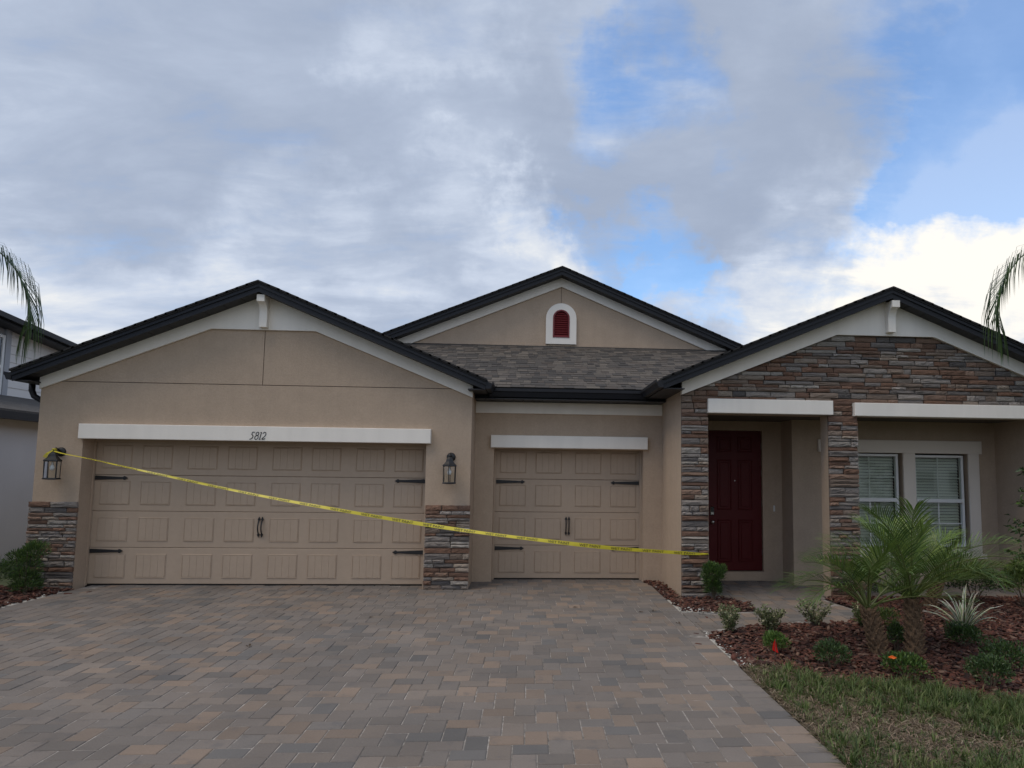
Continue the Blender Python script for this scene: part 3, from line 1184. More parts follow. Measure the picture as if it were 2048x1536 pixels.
# door wall, return, window wall
w.box(8.80, 9.36, .60, .80, -.05, 2.9)
w.box(10.34, 10.63, .60, .80, -.05, 2.9)
w.box(9.36, 10.34, .60, .80, 2.50, 2.9)
w.box(10.63, 10.80, .12, .80, -.05, 2.9)
w.box(10.80, 11.45, .12, .34, -.05, 2.9)
w.box(13.55, 14.02, .12, .34, -.05, 2.9)
w.box(12.45, 12.655, .12, .34, .58, 2.10)
w.box(11.45, 13.55, .12, .34, 2.10, 2.9)
w.box(11.45, 13.55, .12, .34, -.05, .58)
hpart(w, 'wall', M_stucco)
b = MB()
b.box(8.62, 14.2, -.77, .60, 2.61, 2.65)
hpart(b, 'porch_ceiling', mat('porch_ceiling_darkened', (.10, .082, .066), .9))  # out of view; colour darkened to cut bounced light and shade the porch
b = MB()
zl = 2.843
b.prism([(8.575, 2.843), (10.857, 3.760), (12.313, 3.760), (14.615, 2.838), (14.615, 3.02), (EX, 4.268), (8.575, 3.02)], -1.115, -1.0205)
hpart(b, 'gable_trim', M_trim)
bracket(EX + .05, 4.235, 3.80, -1.116, .22)
b = MB()
b.cbox(8.948, 10.768, -1.135, -.98, 2.588, 2.792, .006)
hpart(b, 'lintel', M_trim)
b = MB()
b.cbox(11.085, 14.23, -1.135, -.98, 2.580, 2.772, .006)
hpart(b, 'lintel', M_trim)

# --- stone veneer
STC = [((.265, .230, .200), 6), ((.325, .290, .250), 3), ((.205, .178, .158), 5), ((.125, .111, .102), 2), ((.205, .115, .074), 5), ((.17, .098, .066), 4), ((.235, .150, .105), 4), ((.225, .168, .128), 5), ((.285, .228, .178), 3)]
_sc = [c for c, k in STC for _ in range(k)]


def stone_unit(seed):
    r = random.Random(seed)
    b = MB()
    nx, nz = 5, 3
    vs, fs = [], []
    for j in range(nz + 1):
        for i in range(nx + 1):
            u, v_ = i / nx, j / nz
            ed = min(u, 1 - u) * 2.2 < .3 or v_ in (0, 1)
            yy = -.66 - r.random() * .14 if (i in (0, nx) or j in (0, nz)) else -.78 - r.random() * .32
            jx = r.uniform(-.02, .02) if i not in (0, nx) else r.uniform(0, .025) * (1 if i == 0 else -1)
            jz = r.uniform(0, .09) * (1 if j == 0 else -1) if j in (0, nz) else r.uniform(-.08, .08)
            vs.append((u + jx, yy, v_ + jz))
    idx = lambda i, j: j * (nx + 1) + i
    for j in range(nz):
        for i in range(nx):
            fs.append((idx(i, j), idx(i + 1, j), idx(i + 1, j + 1), idx(i, j + 1)))
    ring = [idx(i, 0) for i in range(nx + 1)] + [idx(nx, j) for j in range(1, nz + 1)] + [idx(i, nz) for i in range(nx - 1, -1, -1)] + [idx(0, j) for j in range(nz - 1, 0, -1)]
    base = len(vs)
    for q in ring:
        vs.append((vs[q][0], 0.0, vs[q][2]))
    n_ = len(ring)
    for k in range(n_):
        fs.append((ring[k], base + k, base + (k + 1) % n_, ring[(k + 1) % n_]))
    b.add(vs, fs)
    return b


SU = [stone_unit(s) for s in range(16)]
SUM = [b.mesh('stone', M_stone) for b in SU]
stones = []


def course(x0, x1, z0, h, y):
    x = x0
    while x < x1 - .01:
        ln = random.choice((.13, .17, .21, .26, .31, .36, .42)) * random.uniform(.85, 1.15)
        if x1 - (x + ln) < .09:
            ln = x1 - x
        if h > .085 and random.random() < .22:
            hs = h * random.uniform(.4, .6)
            stones.append((x, ln, z0, hs, y))
            stones.append((x, ln, z0 + hs, h - hs, y))
        else:
            stones.append((x, ln, z0, h, y))
        x += ln


def rows(z0, z1):
    out, z = [], z0
    while z < z1 - .001:
        h = random.choice((.042, .050, .056, .062, .070, .084)) * random.uniform(.92, 1.08)
        if z1 - (z + h) < .045:
            h = z1 - z
        out.append((z, h))
        z += h
    return out


for z, h in rows(.0, 1.222):
    course(-.655, .015, z, h, -.322)
for z, h in rows(.0, 1.222):
    course(4.915, 5.575, z, h, -.322)
for z, h in rows(.0, 2.588):
    course(8.578, 8.965, z, h, -1.03)
for z, h in rows(.0, 2.588):
    course(10.718, 11.158, z, h, -1.03)
for z, h in rows(2.588, 2.790):
    course(8.578, 8.955, z, h, -1.03)
    course(10.772, 11.08, z, h, -1.03)
for z, h in rows(2.774, 3.80):
    a = max(8.578, 8.585 + (z + h * .5 - 2.843) / .4045 - .14)
    course(a, 2 * EX - a + .02, z, h, -1.03)

veneer = hempty('stone_veneer')
for bx_ in ((-.64, .0, -.3295, -.3205, 0, 1.215), (4.925, 5.565, -.3295, -.3205, 0, 1.215), (8.581, 8.96, -1.0295, -1.0205, 0, 2.586), (10.724, 11.153, -1.0295, -1.0205, 0, 2.586)):
    b = MB()
    b.box(*bx_)
    b.build('mortar_bed', M_mortar, veneer)
b = MB()
b.prism([(8.581, 2.586), (14.6, 2.586), (14.6, 2.85), (12.4, 3.78), (10.8, 3.78), (8.581, 2.86)], -1.0295, -1.0205)
b.build('mortar_bed', M_mortar, veneer)
stones.sort(key=lambda s: -s[1] * s[3] * (1.25 if s[4] < -1 else 1) * (0 if s[0] > 14.0 else 1))
fs_ = MB()
for k, (x, ln, z, h, y) in enumerate(stones):
    c = random.choice(_sc)
    kk = random.uniform(.8, 1.18)
    c = tuple(q * kk for q in c)
    u = random.randrange(16)
    dp = random.uniform(.030, .062)
    gx, gz = .002, .0018
    if k < 300:
        o = link('stone', SUM[u], veneer)
        o.location = (x + gx, y, z + gz)
        o.scale = (ln - 2 * gx, dp, h - 2 * gz)
        o.color = (*c, 1)
    else:
        b = SU[u]
        fs_.add([(x + gx + p[0] * (ln - 2 * gx), y + p[1] * dp, z + gz + p[2] * (h - 2 * gz)) for p in b.v], b.f, c)
tag(fs_.build('small_stones', M_stone_a, veneer), kind='stuff')

# --- front door
fd = hempty('front_door')
dx0, dx1, dz0, dz1 = 9.395, 10.30, .152, 2.45
b = MB()
b.box(dx0, dx1, .655, .70, dz0, dz1)
b.build('door_slab', M_red, fd)
cw = (dx1 - dx0)
for (a0, a1) in ((.17, .44), (.56, .83)):
    for (c0, c1) in ((.06, .36), (.43, .79), (.845, .955)):
        xa, xb = dx0 + cw * a0, dx0 + cw * a1
        za, zb = dz0 + (dz1 - dz0) * c0, dz0 + (dz1 - dz0) * c1
        p = MB()
        for (q0, q1, s0, s1) in ((xa, xb, za, za + .02), (xa, xb, zb - .02, zb), (xa, xa + .02, za + .02, zb - .02), (xb - .02, xb, za + .02, zb - .02)):
            p.cbox(q0, q1, .645, .656, s0, s1, .007)
        p.cbox(xa + .045, xb - .045, .647, .656, za + .045, zb - .045, .008)
        p.build('door_panel', M_red, fd)
b = MB()
b.box(dx0 - .035, dx0 - .003, .60, .70, .0, 2.50)
b.box(dx1 + .003, dx1 + .04, .60, .70, .0, 2.50)
b.box(dx0 - .003, dx1 + .003, .60, .70, 2.455, 2.50)
b.build('door_frame', M_stucco, fd)
b = MB()
b.box(dx0 - .03, dx1 + .035, .56, .70, .0, .14)
b.build('threshold', M_stucco, fd)
b = MB()
b.cbox(9.425, 9.495, .628, .655, 1.05, 1.19, .012)
b.build('keypad_lock', M_steel, fd)
b = MB()
b.box(9.437, 9.483, .625, .628, 1.10, 1.178)
b.build('keypad_face', M_black, fd)
b = MB()
b.lathe([(.028, .655), (.03, .65), (.012, .64), (.012, .61), (.026, .60), (.03, .585), (.022, .572), (.001, .568)], (9.46, 0, .94), 14, 'y')
b.build('door_knob', M_steel, fd, True)
b = MB()
b.lathe([(.009, .654), (.009, .65), (.001, .649)], (9.85, 0, 1.62), 10, 'y')
b.build('peephole', M_steel, fd)
for z in (.45, 1.25, 1.75, 2.2):
    b = MB()
    b.tube([(dx1 + .002, .645, z - .05), (dx1 + .002, .645, z + .05)], .008, 6)
    b.build('hinge', M_steel, fd)
b = MB()
b.cbox(10.478, 10.505, .585, .599, 1.12, 1.22, .004)
hpart(b, 'doorbell', M_white)

b = MB()
b.box(8.9, 10.62, .81, .84, 0, 2.9)  # unseen dark backing, added to keep sky light out of the door gaps
hpart(b, 'door_backing', M_dark)
# --- windows under the porch
b = MB()
b.cbox(11.05, 13.775, .085, .1195, 2.10, 2.305, .005)
b.cbox(12.452, 12.652, .088, .1195, .58, 2.099, .005)
b.cbox(13.545, 13.725, .088, .1195, .50, 2.099, .005)
b.cbox(11.27, 11.455, .088, .1195, .50, 2.099, .005)
b.cbox(11.2, 13.79, .075, .1195, .42, .499, .005)
b.cbox(11.456, 12.451, .088, .1195, .50, .575, .005)
b.cbox(12.653, 13.544, .088, .1195, .50, .575, .005)
hpart(b, 'window_trim', M_wtrim)


def window(x0, x1, z0, z1):
    root = hempty('window')
    yf = .165
    f = MB()
    t = .038
    zm = (z0 + z1) / 2
    f.cbox(x0, x1, yf, yf + .07, z1 - t, z1, .004)
    f.cbox(x0, x1, yf, yf + .07, z0, z0 + t, .004)
    f.cbox(x0, x0 + t, yf, yf + .07, z0 + t, z1 - t, .004)
    f.cbox(x1 - t, x1, yf, yf + .07, z0 + t, z1 - t, .004)
    f.build('window_frame', M_white, root)
    f = MB()
    f.cbox(x0 + t, x1 - t, yf - .004, yf + .05, zm - .03, zm + .03, .004)
    f.build('meeting_rail', M_white, root)
    f = MB()
    xm = (x0 + x1) / 2
    for a, c in ((zm + .03, z1 - t), (z0 + t, zm - .03)):
        f.box(xm - .008, xm + .008, yf + .030, yf + .040, a, c)
        f.box(x0 + t, x1 - t, yf + .031, yf + .039, (a + c) / 2 - .008, (a + c) / 2 + .008)
    f.build('muntins', M_white, root)
    for a, c, yy in ((zm + .03, z1 - t, yf + .022), (z0 + t, zm - .03, yf + .045)):
        g_ = MB()
        g_.box(x0 + t, x1 - t, yy, yy + .004, a, c)
        g_.build('pane', M_glass, root)
    z = z0 + t + .02
    sm = MB()
    sm.xprism([(yf + .10, -.020), (yf + .102, -.022), (yf + .125, .018), (yf + .123, .020)], x0 + t, x1 - t)
    me = sm.mesh('blind_slat', M_blind)
    while z < z1 - .02:
        o = link('blind_slat', me, root)
        o.location = (0, 0, z)
        z += .048
    return root


window(11.46, 12.405, .60, 2.085)
window(12.662, 13.502, .60, 2.075)
b = MB()
b.box(11.3, 13.7, .40, .44, .3, 2.4)
hpart(b, 'room_behind_window', M_dark)

# rear of the house
b = MB()
b.box(-.633, 14.61, 11.5, 11.8, -.05, 2.95)
hpart(b, 'rear_wall', M_stucco)

# ------------------------------------------------------------------ wall lanterns
def lantern(x, label):
    root = tag(empty('wall_lantern', (x, -.32, 1.93)), label, 'wall lamp', 'black lanterns beside the double garage door')
    b = MB()
    b.lathe([(.066, -.001), (.066, -.014), (.05, -.026), (.02, -.032)], (0, 0, 0), 18, 'y')
    b.build('backplate', M_iron, root, True)
    b = MB()
    b.tube([(0, -.025, 0), (0, -.07, .035), (0, -.12, .05), (0, -.16, .03), (0, -.17, -.01)], .011, 8)
    b.lathe([(.001, .035), (.014, .025), (.012, .008), (.02, .0)], (0, -.17, .005), 10)
    b.build('arm', M_iron, root, True)
    c = (0, -.17, 0)
    b = MB()
    b.lathe([(.018, .0), (.03, -.008), (.05, -.035), (.062, -.07), (.085, -.10), (.108, -.118), (.112, -.135), (.10, -.142), (.02, -.142)], c, 6, rot=R(30))
    b.build('lamp_cap', M_iron, root)
    b = MB()
    for i in range(6):
        w_ = R(60 * i + 30)
        b.tube([(c[0] + .098 * math.cos(w_), c[1] + .098 * math.sin(w_), -.14), (c[0] + .094 * math.cos(w_), c[1] + .094 * math.sin(w_), -.375)], .0058, 6)
    b.build('cage', M_iron, root)
    b = MB()
    b.lathe([(.10, -.37), (.108, -.378), (.108, -.392), (.03, -.40)], c, 6, rot=R(30))
    b.build('lamp_base', M_iron, root)
    b = MB()
    b.lathe([(.014, -.145), (.014, -.175)], c, 10)
    b.build('socket', M_white, root)
    b = MB()
    b.lathe([(.012, -.172), (.016, -.19), (.029, -.215), (.031, -.235), (.024, -.258), (.001, -.268)], c, 14)
    b.build('bulb', M_bulb, root, True)
    for i in range(6):
        a0, a1 = R(60 * i + 30), R(60 * i + 90)
        q = [(c[0] + .093 * math.cos(a), c[1] + .093 * math.sin(a)) for a in (a0, a1)]
        b = MB()
        b.add([(q[0][0], q[0][1], -.37), (q[1][0], q[1][1], -.37), (q[1][0], q[1][1], -.145), (q[0][0], q[0][1], -.145)], [(0, 1, 2, 3)])
        b.build('lamp_pane', M_clear, root)
    return root


lantern(-.285, 'black lantern with yellow tape knotted round its arm, left of the double garage door')
lantern(5.27, 'black lantern without tape, above the stone pilaster between the garage doors')

# ------------------------------------------------------------------ barrier tape
TP = [(-.27, -.50, 1.935), (-.099, -.534, 1.896), (.259, -.558, 1.83), (1.15, -.617, 1.646), (2.619, -.714, 1.357), (3.943, -.802, 1.136), (4.995, -.871, .974), (6.043, -.941, .840), (7.435, -1.02, .695), (8.129, -1.06, .648), (8.85, -1.105, .612)]


def tape_at(s):
    f = s * (len(TP) - 1)
    i = min(int(f), len(TP) - 2)
    t = f - i
    p = [Vector(TP[max(min(k, len(TP) - 1), 0)]) for k in (i - 1, i, i + 1, i + 2)]
    return .5 * ((2 * p[1]) + (p[2] - p[0]) * t + (2 * p[0] - 5 * p[1] + 4 * p[2] - p[3]) * t * t + (3 * p[1] - p[0] - 3 * p[2] + p[3]) * t ** 3)


NT = 700
TC = [tape_at(i / NT) for i in range(NT + 1)]
acc = [0]
for i in range(NT):
    acc.append(acc[-1] + (TC[i + 1] - TC[i]).length)
TL = acc[-1]


def tape_frame(d):
    """point, across direction and half width at the length d"""
    d = min(max(d, 0), TL - 1e-4)
    i = int(np.searchsorted(acc, d)) - 1
    i = max(i, 0)
    t = (d - acc[i]) / (acc[i + 1] - acc[i])
    p = TC[i].lerp(TC[i + 1], t)
    tg = (TC[min(i + 4, NT)] - TC[max(i - 4, 0)]).normalized()
    k = d / TL
    # creased and half twisted at the lantern, opening towards the pillar
    ang = R(62) * (1 - k) ** .7 * (.75 + .35 * math.sin(d * 2.1 + .6)) + R(8) * math.sin(d * 1.3)
    up = Vector((0, 0, 1))
    up = (up - tg * up.dot(tg)).normalized()
    side = tg.cross(up)
    ac = up * math.cos(ang) - side * math.sin(ang)
    hw_ = .009 + .0165 * min(k * 1.7 + .12, 1) * (1 - .12 * math.sin(d * 3.1)) + .0
    if d > TL - .25:
        hw_ *= .55 + .45 * (TL - d) / .25
    return p, ac, hw_, side


root = tag(empty('barrier_tape', (-.27, -.50, 1.935)), 'yellow tape lettered WET PAINT stretched from lantern to entry pillar', 'barrier tape')
TI = Matrix.Translation((.27, .50, -1.935))
b = MB()
n = 360
vs, fs = [], []
for i in range(n + 1):
    p, ac, hw_, sd_ = tape_frame(TL * i / n)
    fold = sd_ * (.0012 * math.sin(i * .35))
    vs += [p - ac * hw_, p + fold, p + ac * hw_]
    if i:
        a = 3 * (i - 1)
        fs += [(a, a + 3, a + 4, a + 1), (a + 1, a + 4, a + 5, a + 2)]
b.add(vs, fs)
o = b.build('ribbon', M_tape, root)
o.matrix_parent_inverse = TI
b = MB()
for k in range(2):
    pts = []
    for i in range(15):
        t = i / 14
        pts.append((-.285 + .02 * math.sin(t * 12 + k), -.32 - .15 + .03 * math.cos(t * 12 + k * 2), 1.955 + .012 * math.sin(t * 9 + k)))
    b.tube(pts, .008, 5)
for k, (dx, dz) in enumerate(((-.075, -.085), (-.045, -.10))):
    b.add([(-.29, -.505, 1.952), (-.275, -.505, 1.94), (-.31 + dx * .5, -.52, 1.925 + dz * .3), (-.325 + dx * .5, -.52, 1.935 + dz * .3), (-.315 + dx, -.51, 1.93 + dz), (-.335 + dx, -.51, 1.94 + dz)], [(0, 1, 2, 3), (3, 2, 4, 5)])
o = b.build('knot', M_tape, root)
o.matrix_parent_inverse = TI
b = MB()
b.tube([(8.85, -1.105, .612), (8.90, -1.10, .610), (8.955, -1.06, .608), (8.968, -.9, .606)], [.016, .012, .010, .008], 6)
o = b.build('tape_end', M_tape, root)
o.matrix_parent_inverse = TI
# lettering
fc = bpy.data.curves.new('lettering', 'FONT')
fc.body = 'WET PAINT'
fc.size = 1
fo = bpy.data.objects.new('lettering', fc)
COL.objects.link(fo)
bpy.context.view_layer.update()
dg = bpy.context.evaluated_depsgraph_get()
tm = fo.evaluated_get(dg).to_mesh()
tv = [tuple(v.co) for v in tm.vertices]
tf = [tuple(p.vertices) for p in tm.polygons]
fo.evaluated_get(dg).to_mesh_clear()
bpy.data.objects.remove(fo)
tw = max(v[0] for v in tv)
th_ = max(v[1] for v in tv)
pos = .5
while pos < TL - .15:
    Lw = .30
    b = MB()
    vs = []
    for x, y, _ in tv:
        p, ac, hw_, sd_ = tape_frame(pos + x / tw * Lw)
        v_ = (y / th_ - .5) * 1.25
        q = p + ac * hw_ * v_
        q = q + Vector((0, -1, 0)) * .004 + (sd_ if sd_.y < 0 else -sd_) * .003
        vs.append(q)
    b.add(vs, tf)
    o = b.build('lettering', M_ink, root)
    o.matrix_parent_inverse = TI
    pos += .44

# ------------------------------------------------------------------ plants
def unit(v):
    return v / np.maximum(np.linalg.norm(v, axis=-1, keepdims=True), 1e-9)


def leaf_quads(name, base, dirn, L, Wd, cols, parent, droop=0.0, material=None):
    """leaf-sized folded faces: base point, direction, length, width"""
    n = len(base)
    dirn = unit(dirn)
    rnd = unit(rng.normal(0, 1, (n, 3)))
    sd_ = unit(np.cross(dirn, rnd))
    L = np.asarray(L)[:, None]
    Wd = np.asarray(Wd)[:, None]
    nr = np.cross(sd_, dirn)
    mid = base + dirn * L * .45
    tip = base + dirn * L - np.array([0, 0, 1.]) * L * droop
    v = np.stack([base, mid + sd_ * Wd * .5 + nr * Wd * .18, tip, mid - sd_ * Wd * .5 + nr * Wd * .18], 1)
    return array_mesh(name, v, [(0, 1, 2), (0, 2, 3)], 4, cols, material or M_leaf, parent)


def lumpy(n, rx, ry, rz_, seed, shell=.3):
    r = np.random.default_rng(seed)
    d = unit(r.normal(0, 1, (n, 3)))
    d[:, 2] = np.where(d[:, 2] < -.35, -d[:, 2], d[:, 2])
    lob = unit(r.normal(0, 1, (9, 3)))
    amp = .88 + .5 * np.max(np.clip(d @ lob.T, 0, 1) ** 6 * r.uniform(-.6, 1.3, 9)[None, :], axis=1)
    rad = (shell + (1 - shell) * r.random(n) ** .6) * amp
    return d * rad[:, None] * np.array([rx, ry, rz_]), d


def shrub(name, x, y, rx, rz_, n, cols, label, cat, L=.035, Wd=.016, up=.5, stems=7, seed=1, group=None, zc=None, ry=None):
    root = tag(empty(name, (x, y, -.012)), label, cat, group)
    zc = rz_ * .95 if zc is None else zc
    p, d = lumpy(n, rx, ry or rx, rz_, seed)
    p = p + np.array([0, 0, zc])
    p[:, 2] = np.maximum(p[:, 2], .015)
    dr = d * .6 + rng.normal(0, .45, (n, 3)) + np.array([0, 0, up])
    ci = rng.integers(0, len(cols), n)
    c = np.array(cols)[ci] * rng.uniform(.65, 1.35, n)[:, None]
    leaf_quads('foliage', p, dr, rng.uniform(.7, 1.3, n) * L, rng.uniform(.75, 1.25, n) * Wd, c, root)
    b = MB()
    for k in range(stems):
        a = 2 * math.pi * k / stems + random.random()
        q = (math.cos(a) * rx * .6, math.sin(a) * (ry or rx) * .6, zc + rz_ * random.uniform(-.2, .5))
        b.tube([(math.cos(a) * .015, math.sin(a) * .015, 0), (q[0] * .45, q[1] * .45, q[2] * .55), q], [.007, .005, .002], 5)
    b.build('stems', M_stem, root)
    return root


G_DK = [(.042, .078, .024), (.056, .098, .028), (.032, .062, .020), (.075, .12, .036)]
G_MD = [(.075, .14, .026), (.10, .175, .034), (.055, .11, .022), (.13, .21, .045)]
G_YL = [(.11, .16, .035), (.085, .135, .03), (.15, .19, .05), (.06, .10, .025)]
G_VAR = [(.17, .19, .085), (.12, .155, .06), (.26, .26, .14), (.085, .12, .042), (.34, .32, .19)]

# podocarpus by the pillar and the shrubs at the left corner: fine upright needles
def podo(x, y, rx, h, n, label, seed, tiers, group=None):
    root = tag(empty('podocarpus_shrub', (x, y, -.012)), label, 'shrub', group)
    P_, D_, C_ = [], [], []
    for (cx, cy, cz, r_, hz, k) in tiers:
        p, d = lumpy(k, r_, r_, hz, seed + len(P_), .35)
        P_.append(p + np.array([cx, cy, cz]))
        D_.append(d * .75 + rng.normal(0, .35, (k, 3)) + np.array([0, 0, .55]))
        t = np.clip((p[:, 2] / hz + 1) / 2, 0, 1)[:, None]
        new = (rng.random(k)[:, None] < t * .75)
        base = np.array(G_DK)[rng.integers(0, 4, k)]
        nw = np.array(G_MD)[rng.integers(0, 4, k)]
        C_.append(np.where(new, nw, base) * rng.uniform(.7, 1.3, k)[:, None])
    p, d, c = np.concatenate(P_), np.concatenate(D_), np.concatenate(C_)
    p[:, 2] = np.maximum(p[:, 2], .01)
    n = len(p)
    leaf_quads('foliage', p, d, rng.uniform(.04, .075, n), rng.uniform(.007, .011, n), c, root, .1)
    b = MB()
    for k in range(6):
        a = k * 1.05
        b.tube([(0, 0, 0), (math.cos(a) * rx * .3, math.sin(a) * rx * .3, h * .4), (math.cos(a) * rx * .55, math.sin(a) * rx * .55, h * .8)], [.009, .006, .002], 5)
    b.build('stems', M_stem, root)


podo(8.985, -1.24, .15, .5, 0, 'bright tipped podocarpus shrub at the foot of the left entry pillar', 11,
     [(0, 0, .16, .105, .17, 1300), (0, 0, .34, .15, .14, 1500), (-.05, 0, .43, .09, .09, 500), (.08, 0, .40, .09, .08, 400)])
podo(-.32, -.78, .3, .75, 0, 'bushy podocarpus shrub against the left stone pilaster', 21,
     [(0, 0, .09, .18, .10, 700), (0, 0, .18, .19, .18, 900), (0, 0, .32, .18, .26, 1000), (.07, 0, .56, .14, .17, 900), (-.12, 0, .44, .14, .17, 700), (-.28, -.1, .26, .15, .2, 600)])
podo(-.78, -1.05, .25, .6, 0, 'yellow green shrub at the left edge of the picture in mulch', 31,
     [(0, 0, .22, .24, .22, 1300), (.1, -.05, .33, .18, .15, 800), (-.1, 0, .42, .16, .14, 700)])


# small variegated shrubs: open twigs with small leaves
def twiggy(x, y, rx, h, label, seed, nst=11, v_shape=.6, cols=G_VAR, lean=(0, 0)):
    r = random.Random(seed)
    root = tag(empty('variegated_shrub', (x, y, -.012)), label, 'shrub', 'small variegated shrubs along the walkway')
    b = MB()
    P_, D_ = [], []
    for k in range(nst):
        a = 2 * math.pi * k / nst + r.uniform(-.3, .3)
        sp = rx * r.uniform(v_shape, 1.05)
        hh = h * r.uniform(.72, 1.05)
        pts = [Vector((0, 0, 0)), Vector((math.cos(a) * sp * .35 + lean[0] * .3, math.sin(a) * sp * .35, hh * .45)), Vector((math.cos(a) * sp + lean[0], math.sin(a) * sp, hh))]
        b.tube(pts, [.005, .004, .002], 5)
        for i in range(64):
            t = r.uniform(.15, 1.0) ** .7
            p = pts[0].lerp(pts[1], t * 2) if t < .5 else pts[1].lerp(pts[2], t * 2 - 1)
            P_.append((p.x + r.gauss(0, .018), p.y + r.gauss(0, .018), p.z + r.gauss(0, .012)))
            D_.append((r.gauss(0, .7) + math.cos(a) * .3, r.gauss(0, .7) + math.sin(a) * .3, r.uniform(.1, .9)))
    b.build('stems', M_stem, root)
    n = len(P_)
    c = np.array(cols)[rng.integers(0, len(cols), n)] * rng.uniform(.7, 1.25, n)[:, None]
    leaf_quads('foliage', np.array(P_), np.array(D_), rng.uniform(.026, .044, n), rng.uniform(.014, .023, n), c, root)


twiggy(8.64, -3.20, .14, .29, 'small variegated shrub nearest the driveway, at the tip of the bed', 41, 13, .5)
twiggy(9.10, -3.18, .19, .29, 'spreading small variegated shrub, second from the driveway along the walkway', 42, 14, .55)
twiggy(9.72, -2.88, .18, .30, 'V shaped small variegated shrub, third from the driveway along the walkway', 43, 10, .85)
twiggy(10.26, -2.95, .16, .26, 'small variegated shrub beside the left palm trunk', 44, 12, .6)

GRP = 'low dark shrubs in the mulch bed'
shrub('low_shrub', 8.83, -4.08, .125, .115, 1100, G_MD, 'small bright green shrub right behind the red marker flag', 'shrub', .035, .009, .7, 6, 51, GRP)
shrub('low_shrub', 9.18, -4.56, .17, .125, 1300, G_DK, 'low dark shrub left of the shrub with the orange flower', 'shrub', .03, .010, .5, 6, 52, GRP)
fl = shrub('low_shrub', 9.68, -4.88, .185, .115, 1400, G_MD[:3] + G_YL[:1] + G_DK[:1], 'low leafy shrub bearing one orange flower', 'shrub', .03, .014, .6, 7, 53, GRP)
b = MB()
for k in range(16):
    a = k * 2.4
    rr = .026 * math.sqrt(k / 16)
    b.add([(-.155 + math.cos(a) * rr, -.09 + math.sin(a) * rr, .215 - rr * .4 + .006 * (k % 2))] + [(-.155 + math.cos(a) * rr + .014 * math.cos(a + q), -.09 + math.sin(a) * rr + .014 * math.sin(a + q), .218 - rr * .6) for q in (0, 1.6, 3.1, 4.7)],
          [(0, 1, 2), (0, 2, 3), (0, 3, 4), (0, 4, 1)])
b.build('flower', M_orange, fl)
shrub('low_shrub', 10.86, -3.86, .19, .125, 1300, G_DK + G_MD[:1], 'dark green shrub in front of the striped flax lily', 'shrub', .034, .014, .55, 7, 54, GRP)
shrub('low_shrub', 10.24, -5.18, .19, .145, 1500, G_DK, 'rounded dark shrub nearest the lawn at the right', 'shrub', .026, .013, .5, 7, 55, GRP)
shrub('low_shrub', 10.64, -4.78, .20, .15, 1500, G_DK + G_MD[:1], 'rounded dark shrub behind the one nearest the lawn', 'shrub', .026, .013, .5, 7, 56, GRP)
shrub('low_shrub', 10.09, -3.98, .09, .15, 700, G_DK + G_MD[:1], 'small upright shrub between the two palm trunks', 'shrub', .032, .013, .5, 5, 57, GRP)
shrub('low_shrub', 10.35, -3.05, .24, .14, 1300, G_YL, 'yellow green shrub behind the palm trunks', 'shrub', .034, .012, .8, 7, 58, GRP)
shrub('low_shrub', 10.95, -1.5, .25, .26, 1500, G_DK, 'dark shrub at the foot of the right entry pillar', 'shrub', .04, .014, .6, 7, 59, GRP)
shrub('low_shrub', 12.55, -1.45, .42, .30, 2200, G_DK, 'dark shrub under the window behind the palm fronds', 'shrub', .045, .017, .5, 8, 60, GRP, ry=.3)
shrub('low_shrub', 13.05, -1.75, .30, .34, 1700, G_YL, 'yellow green shrub at the right edge below the broadleaf tree', 'shrub', .06, .022, .6, 7, 61, GRP)


# flax lily: white striped straps
def lily(x, y, label, seed, nl=46, L=.46):
    r = random.Random(seed)
    root = tag(empty('flax_lily', (x, y, -.012)), label, 'plant')
    for k in range(nl):
        a = r.uniform(0, 2 * math.pi)
        el = R(r.uniform(28, 88))
        ln = L * r.uniform(.65, 1.1)
        wd = r.uniform(.013, .021)
        pts = []
        p = Vector((math.cos(a) * .02, math.sin(a) * .02, 0))
        n = 7
        for i in range(n + 1):
            pts.append(p.copy())
            e = el - R(58) * (i / n) ** 2 * r.uniform(.5, 1.2)
            p = p + Vector((math.cos(a) * math.cos(e), math.sin(a) * math.cos(e), math.sin(e))) * ln / n
        sd_ = Vector((-math.sin(a), math.cos(a), 0))
        b = MB()
        cols = [(.55, .56, .45), (.085, .14, .05), (.55, .56, .45)]
        for i in range(n):
            w0 = wd * (1 - (i / n) ** 3)
            w1 = wd * (1 - ((i + 1) / n) ** 3)
            for q, (s0, s1) in enumerate(((-1, -.45), (-.45, .45), (.45, 1))):
                z_ = lambda s_: -abs(s_) * 0 + abs(s_) * wd * .35
                b.add([pts[i] + sd_ * w0 * s0 + Vector((0, 0, z_(s0))), pts[i] + sd_ * w0 * s1 + Vector((0, 0, z_(s1))), pts[i + 1] + sd_ * w1 * s1 + Vector((0, 0, z_(s1))), pts[i + 1] + sd_ * w1 * s0 + Vector((0, 0, z_(s0)))], [(0, 1, 2, 3)], tuple(c * r.uniform(.8, 1.1) for c in cols[q]))
        b.build('leaf', M_leaf, root)


lily(11.42, -2.98, 'white striped flax lily right of the palms', 71, 44, .50)
lily(13.35, -2.75, 'white striped flax lily at the right edge of the picture', 72, 40, .5)


